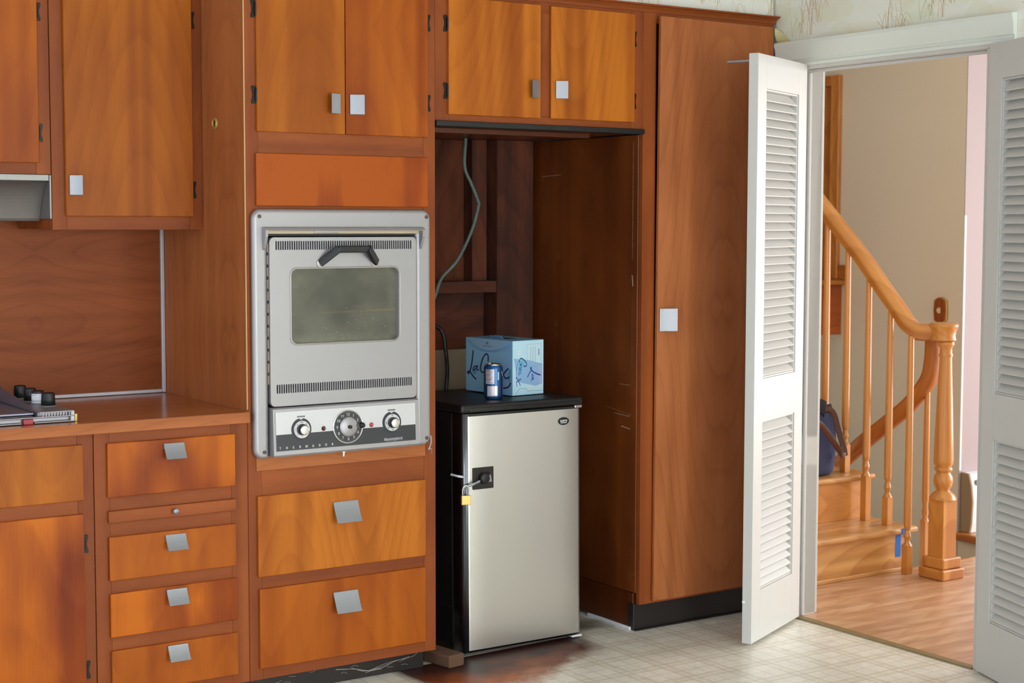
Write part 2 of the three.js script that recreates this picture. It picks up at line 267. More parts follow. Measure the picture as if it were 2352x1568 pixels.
// ---------------------------------------------------------------- room shell
const XW = 4.215, XH = 4.325, ZB = -0.8, ZK = 6.2, XL = -2.4, CEIL = 2.46;
{
  const fl = struct('floor', uv(bx(XL, XW + 0.012, -0.08, 0, ZB, ZK, 0), { sx: 0.628, sy: 0.628, off: [0.25 - 3.37 / 0.157 * 0.25 + 10, 0.25 - 0.085 / 0.157 * 0.25 + 10] }), M.vinyl, 'cream sheet vinyl kitchen floor printed with a tan grid');
  const st = new THREE.PlaneGeometry(0.86, 0.44).rotateX(-Math.PI / 2);
  const m = std({ map: T.stain, alphaMap: T.stainAlpha, transparent: true, roughness: 0.4 });
  part(fl, 'rust_stain', st, m, { at: [2.98, 0.0008, 0.15], rot: [0, 0.05, 0], label: 'dark red and orange rust stain soaked into the vinyl' });
  const da = tex(128, 128, (x, y) => { const u = x / 128, v = y / 128, n = fbm(u * 5, v * 6 + 3, 4) - 0.5, a = clamp(Math.min(u, 1 - u, v, (1 - v)) * 7 + n * 1.2) * 150; return [a, a, a]; }, { srgb: false });
  part(fl, 'dirt_film', new THREE.PlaneGeometry(0.86, 0.66).rotateX(-Math.PI / 2), std({ color: rgb(88, 70, 38), alphaMap: da, transparent: true, roughness: 0.6 }), { at: [3.14, 0.0005, -0.42], label: 'brown film of dirt on the vinyl in the refrigerator bay' });
  struct('ceiling', bx(XL - 0.1, XW, CEIL, CEIL + 0.1, ZB - 0.1, ZK + 0.1, 0), M.ceiling, 'plain white kitchen ceiling');
  struct('wall_back', bx(XL - 0.1, XH, -0.08, CEIL, ZB - 0.1, ZB, 0), M.kitchenWall, 'plain wall behind the wooden kitchen cabinets');
  const side = (name, axis, a0, a1, h0, h1, holes, label) => {          // wall with window holes, 0.12 m thick
    const s = shapeOf([[a0, h0], [a1, h0], [a1, h1], [a0, h1]]); for (const [b0, b1, c0, c1] of holes) s.holes.push(shapeOf([[b0, c0], [b0, c1], [b1, c1], [b1, c0]]));
    const g = ext(s, 0.12, 0); if (axis === 'x') g.rotateY(-Math.PI / 2).translate(XL, 0, 0); else g.translate(0, 0, ZK);
    return struct(name, g, M.kitchenWall, label);
  };
  side('wall_front', 'z', XL - 0.1, XW, -0.08, CEIL, [[-2.1, 0.2, 0.95, 2.15], [1.9, 3.6, 0.1, 2.1]], 'wall with window and glass door opposite the cabinets');
  side('wall_left', 'x', ZB, ZK, -0.08, CEIL, [[0.5, 1.9, 0.95, 2.05]], 'wall with a window on the left of the kitchen');
  const win = (name, x0, x1, y0, y1, z, axis, nx) => {
    const g = thing(name, 'white framed kitchen window outside the picture', null, [0, 0, 0], { kind: 'structure' });
    const f = 0.05, B = (a0, a1, b0, b1, t = 0.06) => (axis === 'z' ? bx(a0, a1, b0, b1, z, z + t, 0.004) : bx(z - t, z, b0, b1, a0, a1, 0.004));
    part(g, 'window_frame', merge(B(x0, x1, y0, y0 + f), B(x0, x1, y1 - f, y1), B(x0, x0 + f, y0 + f, y1 - f), B(x1 - f, x1, y0 + f, y1 - f)), M.whitePaint);
    for (let i = 1; i < nx; i++) { const c = x0 + (x1 - x0) * i / nx; part(g, 'mullion', B(c - 0.025, c + 0.025, y0 + f, y1 - f), M.whitePaint); }
  };
  win('window_1', -2.1, 0.2, 0.95, 2.15, ZK + 0.02, 'z', 3); win('window_2', 1.9, 3.6, 0.1, 2.1, ZK + 0.02, 'z', 2); win('window_3', 0.5, 1.9, 0.95, 2.05, XL - 0.02, 'x', 2);

  // right wall with the doorway to the hall
  const s = shapeOf([[-ZK, -0.08], [-ZK, CEIL], [-ZB, CEIL], [-ZB, -0.08], [-0.143, -0.08], [-0.143, 2.075], [-1.0, 2.075], [-1.0, -0.08]].map(([a, b]) => [a, b]));
  const core = ext(s, XH - XW - 0.004, 0).rotateY(Math.PI / 2).translate(XW + 0.004, 0, 0);
  const wr = struct('wall_right', core, M.beige, 'wall with the doorway into the stair hall, papered on its kitchen side');
  const pg = ext(shapeOf([[-ZK, 0], [-ZK, CEIL], [-0.0, CEIL], [-0.0, 0], [-0.12, 0], [-0.12, 2.1], [-1.02, 2.1], [-1.02, 0]]), 0.003, 0).rotateY(Math.PI / 2).translate(XW + 0.001, 0, 0);
  part(wr, 'wallpaper', uv(pg, { sx: 0.62, sy: 0.62, off: [0.13, 0.27] }), M.paper, { label: 'pale wallpaper printed with thin golden grass blades' });
  { // loose corner of the paper curling off above the door casing
    const pts = []; for (let i = 0; i <= 6; i++) pts.push(V(XW - 0.002 - 0.014 * Math.sin(i / 6 * 2.2), 2.165 + 0.055 * (i / 6), 0.012));
    const pos = []; for (let i = 0; i < 6; i++) { const a = pts[i], b = pts[i + 1], wA = 0.075 * (1 - i / 6), wB = 0.075 * (1 - (i + 1) / 6); const q = [a.x, a.y, a.z, XW - 0.001, a.y, a.z + wA, XW - 0.001, b.y, b.z + wB, a.x, a.y, a.z, XW - 0.001, b.y, b.z + wB, b.x, b.y, b.z]; pos.push(...q); }
    const g = new THREE.BufferGeometry(); g.setAttribute('position', new THREE.Float32BufferAttribute(pos, 3)); g.computeVertexNormals();
    part(wr, 'peeling_corner', prep(g), std({ color: rgb(214, 206, 150), roughness: 0.9, side: THREE.DoubleSide }), { label: 'yellowed corner of the paper curling off the wall' });
  }
  struct('wall_soffit', uv(bx(2.035, XW, 2.262, CEIL, ZB, -0.012, 0), { sx: 0.62, sy: 0.62, off: [0.4, 0.62] }), M.paper, 'papered soffit above the tall cabinets');
  struct('wall_soffit_side', uv(bx(XL, 2.035, 2.262, CEIL, ZB, -0.33, 0), { sx: 0.62, sy: 0.62 }), M.paper, 'papered soffit above the shallow wall cabinets');
  // doorway casing and jambs
  const tr = thing('trim_1', 'white painted casing and jambs round the doorway to the hall', null, [XW, 0, 0.57], { kind: 'structure' });
  const prof = [[-0.046, 0], [0.046, 0], [0.046, 0.012], [0.036, 0.014], [0.032, 0.009], [0.026, 0.009], [0.022, 0.016], [-0.02, 0.02], [-0.034, 0.026], [-0.046, 0.024]];
  const place = (pts) => sweep(pts, prof, V(-1, 0, 0), 0.4);
  const pr2 = prof.map(([a, b]) => [-a, b]);
  part(tr, 'head_casing', sweep([V(XW, 2.116, 0.02), V(XW, 2.116, 1.115)], prof, V(-1, 0, 0), 0.4), M.trimPaint);
  part(tr, 'side_casing', sweep([V(XW, 0, 0.066), V(XW, 2.07, 0.066)], prof, V(-1, 0, 0), 0.4), M.trimPaint);
  part(tr, 'side_casing', sweep([V(XW, 0, 1.07), V(XW, 2.07, 1.07)], pr2, V(-1, 0, 0), 0.4), M.trimPaint);
  part(tr, 'jamb', bx(XW - 0.004, XH + 0.012, 0, 2.058, 0.122, 0.143, 0.003), M.whitePaint);
  part(tr, 'jamb', bx(XW - 0.004, XH + 0.012, 0, 2.058, 1.0, 1.021, 0.003), M.whitePaint);
  part(tr, 'head_jamb', bx(XW - 0.004, XH + 0.012, 2.058, 2.078, 0.122, 1.021, 0.003), M.whitePaint);
  part(tr, 'door_stop', bx(XW + 0.034, XW + 0.046, 0, 2.046, 0.143, 0.154, 0.003), M.whitePaint);
  part(tr, 'door_stop', bx(XW + 0.034, XW + 0.046, 2.046, 2.058, 0.143, 1.0, 0.003), M.whitePaint);
  struct('trim_2', bx(XW - 0.012, XW + 0.022, 0, 0.006, 0.143, 1.0, 0.002), std({ color: rgb(150, 130, 90), roughness: 0.5, metalness: 0.3 }), 'thin threshold strip between vinyl and wood floor');
}
// ---------------------------------------------------------------- cabinets
const Pull = (() => { const cache = new Map(); return (w, h, tilt) => { const k = w + '_' + h + '_' + tilt; if (!cache.has(k)) {
  const c = Math.cos(tilt), s = Math.sin(tilt), t = 0.0035, top = [], bot = [];
  for (let i = 0; i <= 6; i++) { const q = i / 6, z = h * s * (q * 0.75 + q * q * 0.25), y = -h * c * q; top.push([z + t + 0.004, y]); bot.push([z + 0.004 - 0.0002, y]); }
  const sh = shapeOf([[0, 0.004], [0.006, 0.004], ...top, ...bot.reverse().slice(0, -1), [0.004, -0.012], [0, -0.012]]);
  const g = ext(sh, w, 0.0006, 1); g.rotateY(-Math.PI / 2).translate(w / 2, 0, 0); cache.set(k, g); } return cache.get(k); }; })();
const hingeGeo = (() => { // wavy plate with a knuckle; pointing so that the door is at +x
  const s = new THREE.Shape(); s.moveTo(0.001, -0.026); s.lineTo(-0.013, -0.027); s.quadraticCurveTo(-0.0165, -0.022, -0.0135, -0.014); s.quadraticCurveTo(-0.008, 0, -0.0135, 0.014); s.quadraticCurveTo(-0.0165, 0.022, -0.013, 0.027); s.lineTo(0.001, 0.026); s.closePath();
  return merge(ext(s, 0.003, 0.0008, 1), cyl(0.0042, 0.04, 10).translate(-0.0005, -0.02, 0.006)); })();
function pull(parent, kind, x, y, z, { w = 0.062, h = 0.046, tilt = 0.45 } = {}) {   // kind: 'd' drawer, 'r' opens from its left edge, 'l' from its right edge
  return part(parent, 'pull', Pull(w, h, tilt), M.alu, { at: [x, y, z], rot: [0, 0, kind === 'd' ? 0 : kind === 'r' ? Math.PI / 2 : -Math.PI / 2], label: 'brushed aluminium tab pull' });
}
const hinge = (parent, x, y, z, left = true) => part(parent, 'hinge', hingeGeo, M.iron, { at: [x, y, z], rot: [0, 0, left ? 0 : Math.PI], label: 'black cabinet hinge' });
const fr = { grain: 'v' }, frh = { grain: 'h' };
const front = (p, name, m, x0, x1, y0, y1, z0, z1, grain = 'v', o = {}) => part(p, name, wb(x0, x1, y0, y1, z0, z1, { grain, ...o }, 0.003, 2), m);

// tall oven cabinet
{
  const c = thing('oven_cabinet', 'tall brown wooden cabinet built round the wall oven', 'cabinet', [2.378, 0, -0.33]);
  part(c, 'side_panel', wb(2.040, 2.058, 0.064, 2.262, -0.68, -0.004, { off: [0.2, 0.1] }), M.laminate, { label: 'reddish laminate side panel' });
  part(c, 'side_panel', wb(2.700, 2.716, 0.064, 2.262, -0.66, -0.02), M.frame);
  part(c, 'edge_strip', wb(2.0395, 2.0425, 0.915, 2.262, -0.002, 0.0025, {}, 0.0008), std({ color: rgb(214, 178, 120), roughness: 0.5 }), { label: 'pale worn edge strip' });
  part(c, 'stile', wb(2.042, 2.086, 0.064, 2.262, -0.02, 0, fr, 0.001), M.frame);
  part(c, 'stile', wb(2.672, 2.716, 0.064, 2.262, -0.02, 0, fr, 0.001), M.frame);
  for (const [a, b] of [[2.2, 2.262], [1.69, 1.78], [1.53, 1.555], [0.63, 0.772], [0.34, 0.4], [0.064, 0.112]]) part(c, 'rail', wb(2.0862, 2.6718, a, b, -0.02, -0.0005, frh, 0.001), M.frame);
  part(c, 'toe_kick', bx(2.0405, 2.69, 0, 0.068, -0.07, -0.038, 0.002), M.blackRubber, { label: 'dark rubber toe kick' });
  part(c, 'shelf', wb(2.06, 2.70, 0.74, 0.76, -0.66, -0.02, frh), M.rough);
  part(c, 'filler_strip', wb(2.068, 2.674, 0.722, 0.768, -0.004, 0.005, { grain: 'h', off: [0.5, 0.2] }, 0.001), M.laminate, { label: 'lighter laminate strip under the oven' });
  const dl = front(c, 'door', M.veneerA, 2.079, 2.3805, 1.765, 2.225, -0.001, 0.0115, 'v', { off: [0.35, 0.1] }), dr = front(c, 'door', M.veneerB, 2.3835, 2.684, 1.765, 2.225, -0.001, 0.0115, 'v', { off: [0.1, 0.3] });
  pull(dl, 'l', 2.357, 1.859, 0.0115, { w: 0.062, h: 0.041 }); pull(dr, 'r', 2.399, 1.859, 0.0115, { w: 0.062, h: 0.041 });
  for (const y of [2.134, 1.876]) { hinge(dl, 2.0795, y, 0.0005, true); hinge(dr, 2.6835, y, 0.0005, false); }
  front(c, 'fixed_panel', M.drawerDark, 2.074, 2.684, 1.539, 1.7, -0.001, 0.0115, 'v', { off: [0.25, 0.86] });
  const d1 = front(c, 'drawer', M.veneerC, 2.069, 2.673, 0.39, 0.644, -0.001, 0.0115, 'v', { off: [0.05, 0.37] }), d2 = front(c, 'drawer', M.veneerB, 2.072, 2.672, 0.1, 0.352, -0.001, 0.0115, 'v', { off: [0.6, 0.7] });
  pull(d1, 'd', 2.371, 0.598, 0.0115, { w: 0.088, h: 0.066 }); pull(d2, 'd', 2.369, 0.307, 0.0115, { w: 0.088, h: 0.066 });
  const esc = thing('keyhole_plate', 'small round brass keyhole plate on the side of the oven cabinet', 'keyhole plate', [2.04, 1.799, -0.213], { local: true });
  part(esc, 'plate', merge(cyl(0.02, 0.004, 24, 0.3).rotateZ(Math.PI / 2), new THREE.TorusGeometry(0.0155, 0.002, 8, 24).rotateY(Math.PI / 2).translate(-0.004, 0, 0)), M.brass);
  part(esc, 'keyhole', merge(cyl(0.005, 0.0012, 12).rotateZ(Math.PI / 2).translate(-0.0036, 0.003, 0), bx(-0.0048, -0.0036, -0.011, 0.002, -0.0022, 0.0022, 0)), M.black);
}
// base cabinets
{
  const c = thing('drawer_cabinet', 'base cabinet with four drawers and a cutting board slot', 'cabinet', [1.798, 0, -0.33]);
  part(c, 'stile', wb(1.556, 1.602, 0.064, 0.8765, -0.02, 0, fr, 0.001), M.frame); part(c, 'stile', wb(1.986, 2.0395, 0.064, 0.8765, -0.02, 0, fr, 0.001), M.frame);
  for (const [a, b] of [[0.836, 0.8765], [0.636, 0.696], [0.556, 0.618], [0.392, 0.446], [0.222, 0.276], [0.064, 0.106]]) part(c, 'rail', wb(1.6022, 1.9858, a, b, -0.02, -0.0005, frh, 0.001), M.frame);
  part(c, 'side_panel', wb(1.556, 1.572, 0.064, 0.8765, -0.66, -0.021), M.frame); part(c, 'side_panel', wb(2.022, 2.0385, 0.064, 0.8765, -0.66, -0.021), M.frame);
  part(c, 'toe_kick', bx(1.5565, 2.0395, 0, 0.068, -0.07, -0.038, 0.002), M.blackRubber);
  [[0.6845, 0.8445, 0.828], [0.437, 0.5675, 0.553], [0.268, 0.3985, 0.387], [0.096, 0.228, 0.216]].forEach(([a, b, y], i) => {
    const d = front(c, 'drawer', i % 2 ? M.veneerB : M.drawer, 1.593 + i * 0.0012, 1.9955 + i * 0.001, a, b, -0.001, 0.0115, 'v', { off: [0.15 + i * 0.23, 0.1 + i * 0.31] });
    pull(d, 'd', 1.796 + i * 0.0012, y, 0.0115, { w: 0.064, h: 0.046, tilt: 0.5 });
  });
  const b = front(c, 'cutting_board', M.frame, 1.594, 1.9965, 0.608, 0.6445, -0.02, 0.0115, 'h'); b.userData.label = 'pull-out cutting board edge with a round knob';
  part(b, 'knob', lathe([[0, 0], [0.004, 0], [0.004, 0.008], [0.009, 0.012], [0.0095, 0.015], [0.007, 0.0185], [0, 0.0195]], 20).rotateX(Math.PI / 2), M.alu, { at: [1.796, 0.6275, 0.0115] });
  const k = thing('sink_cabinet', 'base cabinet with one hinged door, cut off by the left edge', 'cabinet', [1.25, 0, -0.33]);
  part(k, 'stile', wb(1.507, 1.5535, 0.064, 0.8765, -0.02, 0, fr, 0.001), M.frame);
  part(k, 'stile', wb(0.95, 1.0, 0.064, 0.8765, -0.02, 0, fr, 0.001), M.frame);
  for (const [a, b2] of [[0.836, 0.8765], [0.632, 0.696], [0.064, 0.106]]) part(k, 'rail', wb(1.0002, 1.5068, a, b2, -0.02, -0.0005, frh, 0.001), M.frame);
  part(k, 'side_panel', wb(1.537, 1.5535, 0.064, 0.8765, -0.66, -0.021), M.frame); part(k, 'side_panel', wb(0.95, 0.966, 0.064, 0.8765, -0.66, -0.021), M.frame);
  part(k, 'toe_kick', bx(0.95, 1.556, 0, 0.068, -0.07, -0.038, 0.002), M.blackRubber);
  front(k, 'fixed_panel', M.veneerA, 0.985, 1.5215, 0.6845, 0.847, -0.001, 0.0115, 'v', { off: [0.2, 0.6] });
  const d = front(k, 'door', M.drawer, 0.985, 1.52, 0.096, 0.645, -0.001, 0.0115, 'v', { off: [0.4, 0.2] });
  for (const y of [0.555, 0.182]) hinge(d, 1.5195, y, 0.0005, false);
  const top = thing('countertop', 'cherry laminate countertop with a square front edge', 'countertop', [1.5, 0.877, -0.32]);
  part(top, 'worktop', wb(0.9, 2.0392, 0.906, 0.91, -0.66, 0.0235, { grain: 'h', off: [0.1, 0.15] }, 0.001), M.counter);
  part(top, 'front_edge', wb(0.9, 2.0392, 0.877, 0.9095, 0.0, 0.025, { grain: 'h', off: [0.3, 0.45] }, 0.001), M.laminate);
  part(top, 'substrate', wb(0.9, 2.0392, 0.877, 0.9055, -0.66, -0.001, { grain: 'h' }, 0), M.rough);
  const bs = thing('backsplash', 'cherry laminate backsplash panel edged with metal strips', 'backsplash', [1.5, 0.91, -0.72]);
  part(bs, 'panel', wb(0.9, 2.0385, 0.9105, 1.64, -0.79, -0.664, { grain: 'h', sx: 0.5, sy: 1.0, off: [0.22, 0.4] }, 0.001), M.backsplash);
  part(bs, 'trim_strip', bx(2.026, 2.039, 0.911, 1.47, -0.664, -0.652, 0.003), M.stripMetal, { label: 'upright bright metal corner strip' });
  part(bs, 'trim_strip', bx(0.9, 2.026, 0.911, 0.923, -0.664, -0.654, 0.003), M.stripMetal, { label: 'flat metal strip along the counter' });
}
// wall cabinets
{
  const zu = -0.32, mk = (name, label, x0, x1, y0, dx0, dx1, dy0, m, off) => {
    const c = thing(name, label, 'cabinet', [(x0 + x1) / 2, y0, -0.49]);
    part(c, 'stile', wb(x0, x0 + 0.044, y0, 2.262, zu - 0.02, zu, fr, 0.001), M.frame); part(c, 'stile', wb(x1 - 0.044, x1, y0, 2.262, zu - 0.02, zu, fr, 0.001), M.frame);
    for (const [a, b] of [[y0, y0 + 0.05], [2.2, 2.262]]) part(c, 'rail', wb(x0 + 0.0442, x1 - 0.0442, a, b, zu - 0.02, zu - 0.0005, frh, 0.001), M.frame);
    part(c, 'side_panel', wb(x0, x0 + 0.015, y0 + 0.001, 2.262, -0.66, zu - 0.021), M.frame); part(c, 'side_panel', wb(x1 - 0.015, x1, y0 + 0.001, 2.262, -0.66, zu - 0.021), M.frame);
    part(c, 'bottom_panel', wb(x0 + 0.016, x1 - 0.016, y0 + 0.012, y0 + 0.026, -0.66, zu - 0.021, frh), M.frame);
    const d = front(c, 'door', m, dx0, dx1, dy0, 2.225, zu - 0.001, zu + 0.0145, 'v', { off }); return [c, d];
  };
  const [, d] = mk('wall_cabinet', 'wall cabinet with a golden veneer door right of the range hood', 1.5515, 2.0392, 1.465, 1.591, 2.003, 1.5065, M.veneerA, [0.05, 0.08]);
  pull(d, 'r', 1.604, 1.601, zu + 0.0145, { w: 0.06, h: 0.034, tilt: 0.4 }); for (const y of [2.127, 1.592]) hinge(d, 2.0025, y, zu + 0.0005, false);
  const [, e] = mk('wall_cabinet', 'short wall cabinet above the metal range hood', 1.0, 1.549, 1.6325, 1.04, 1.5115, 1.666, M.veneerB, [0.3, 0.3]);
  for (const y of [2.118, 1.757]) hinge(e, 1.511, y, zu + 0.0005, false);
  // range hood: hollow-fronted shell closed by an end plate
  const h = thing('range_hood', 'brushed metal range hood with a hollowed front', 'range hood', [1.27, 1.5, -0.46]);
  const prof = []; for (let i = 0; i <= 12; i++) { const q = i / 12; prof.push([-0.335 - 0.085 * Math.pow(q, 0.75) - (q > 0.85 ? 0 : 0), 1.612 - 0.112 * Math.pow(q, 1.35)]); }
  const outer = [[-0.66, 1.631], [-0.325, 1.631], [-0.325, 1.614], ...prof, [-0.425, 1.492], [-0.66, 1.492]];
  part(h, 'canopy', ext(shapeOf(outer.map(([z, y]) => [-z, y])), 0.54, 0.001, 1).rotateY(Math.PI / 2).translate(1.004, 0, 0), M.hood);
  part(h, 'end_plate', bx(1.544, 1.5505, 1.4975, 1.6315, -0.66, -0.32, 0.002), M.hood);
  part(h, 'wiring', merge(tube([[1.27, 1.495, -0.4], [1.30, 1.46, -0.38], [1.335, 1.455, -0.36], [1.36, 1.49, -0.39]], 0.004), tube([[1.30, 1.495, -0.41], [1.315, 1.44, -0.37], [1.33, 1.49, -0.42]], 0.003)), M.black, { label: 'loose black wires hanging under the hood' });
}
// fridge bay: overhead cabinet, bay wall, pantry
{
  const c = thing('overhead_cabinet', 'two-door cabinet above the open refrigerator bay', 'cabinet', [3.15, 1.8, -0.33]);
  part(c, 'stile', wb(2.7165, 2.77, 1.823, 2.262, -0.02, 0, fr, 0.001), M.frame); part(c, 'stile', wb(3.528, 3.5815, 1.823, 2.262, -0.02, 0, fr, 0.001), M.frame);
  part(c, 'stile', wb(3.12, 3.185, 1.8505, 2.2, -0.02, -0.0003, fr, 0.001), M.frame);
  for (const [a, b] of [[1.823, 1.85], [2.2, 2.262]]) part(c, 'rail', wb(2.7702, 3.5278, a, b, -0.02, -0.0005, frh, 0.001), M.frame);
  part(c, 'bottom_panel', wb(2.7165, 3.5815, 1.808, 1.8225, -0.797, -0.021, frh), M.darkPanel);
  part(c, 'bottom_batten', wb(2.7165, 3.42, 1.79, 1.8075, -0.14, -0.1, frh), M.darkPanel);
  part(c, 'edge_band', bx(2.7165, 3.5815, 1.804, 1.8228, -0.018, 0.013, 0.003), M.black, { label: 'black edge band along the bottom' });
  const dl = front(c, 'door', M.veneerC, 2.762, 3.129, 1.8435, 2.225, -0.001, 0.0125, 'v', { off: [0.0, 0.1] }), dr = front(c, 'door', M.veneerC, 3.172, 3.535, 1.845, 2.225, -0.001, 0.0125, 'v', { off: [0.72, 0.55] });
  pull(dl, 'l', 3.113, 1.94, 0.0125, { w: 0.06, h: 0.038 }); pull(dr, 'r', 3.192, 1.943, 0.0125, { w: 0.06, h: 0.038 });
  for (const y of [2.138, 1.92]) { hinge(dl, 2.7625, y, 0.0005, true); hinge(dr, 3.5345, y, 0.0005, false); }

  const w = thing('wall_bay', 'open stud framing at the back of the refrigerator bay', null, [3.15, 0, -0.72], { kind: 'structure' });
  part(w, 'plywood', wb(2.717, 3.58, 1.226, 1.8075, -0.798, -0.762, {}), M.plywood);
  part(w, 'board', wb(2.717, 3.58, 1.0, 1.2255, -0.798, -0.752, frh), M.rough, { label: 'dark red board' });
  part(w, 'concrete_ledge', bx(2.717, 3.58, 0, 1.0, -0.798, -0.745, 0.004), M.concrete, { label: 'rough concrete block' });
  part(w, 'stud', wb(3.305, 3.372, 1.26, 1.8075, -0.76, -0.70, {}), M.rough); part(w, 'stud', wb(3.39, 3.56, 0, 1.8075, -0.742, -0.655, {}), M.rough, { label: 'wide reddish upright board' });
  part(w, 'noggin', wb(2.717, 3.388, 1.222, 1.266, -0.75, -0.655, frh), M.rough);

  const p = thing('pantry_cabinet', 'tall pantry cabinet with one full-height laminate door', 'cabinet', [3.89, 0, -0.33]);
  part(p, 'stile', wb(3.582, 3.64, 0.1, 2.262, -0.02, 0, fr, 0.001), M.frame); part(p, 'stile', wb(4.15, 4.207, 0.1, 2.262, -0.02, 0, fr, 0.001), M.frame);
  for (const [a, b] of [[0.1, 0.14], [2.2, 2.262]]) part(p, 'rail', wb(3.6402, 4.1498, a, b, -0.02, -0.0005, frh, 0.001), M.frame);
  part(p, 'side_panel', wb(3.578, 3.594, 0.1405, 1.804, -0.797, -0.021, { sx: 0.78, sy: 1.67, off: [0.798 / 0.78, -0.14 / 1.67] }), M.bayPanel, { label: 'dark stained panel facing the refrigerator' });
  part(p, 'side_panel', wb(3.578, 3.594, 0.012, 0.138, -0.797, -0.034, { off: [0.6, 0.5] }), M.darkPanel, { label: 'short dark panel at the floor' });
  part(p, 'side_panel', wb(4.195, 4.207, 0.1, 2.262, -0.65, -0.021), M.frame);
  part(p, 'toe_kick', merge(bx(3.575, 4.207, 0, 0.1, -0.06, -0.026, 0.003), bx(3.575, 4.207, 0, 0.006, -0.03, -0.012, 0.003)), M.blackRubber, { label: 'black rubber toe kick' });
  const d = front(p, 'door', M.laminate, 3.634, 4.19, 0.111, 2.223, 0.003, 0.019, 'v', { sx: 0.62, sy: 1.24, off: [-0.37, 0.05] });
  { const q = d.geometry.attributes.position, o = offs.get(d); for (let i = 0; i < q.count; i++) { const X = q.getX(i) + o.x, Y = q.getY(i) + o.y; q.setZ(i, q.getZ(i) + 0.016 * (4.19 - X) / 0.556 * clamp((Y - 0.2) / 1.9)); } d.geometry.computeVertexNormals(); d.geometry = toCreasedNormals(d.geometry, 0.6); }
  pull(d, 'r', 3.645, 1.141, 0.026, { w: 0.082, h: 0.062, tilt: 0.42 });
  part(p, 'gap_shade_board', bx(3.64, 4.15, 0.14, 2.2, -0.03, -0.025, 0), M.black);  // black sheet just behind the door, standing in for shade in its gap
  const cr = [[0, 2.236], [0.006, 2.236], [0.01, 2.246], [0.02, 2.254], [0.03, 2.257], [0.032, 2.262], [0, 2.262]];
  struct('trim_3', uv(ext(shapeOf(cr.map(([z, y]) => [-z, y])), 4.211 - 2.035, 0.0005, 1).rotateY(Math.PI / 2).translate(2.035, 0, 0), { grain: 'h', sx: 0.62, sy: 1.24 }), M.frame, 'dark brown crown moulding along the top of the cabinets');
  struct('trim_4', bx(3.568, 3.5775, 0, 0.012, -0.3, -0.04, 0.002), M.white, 'bare white strip on the floor under the bay panel');
}
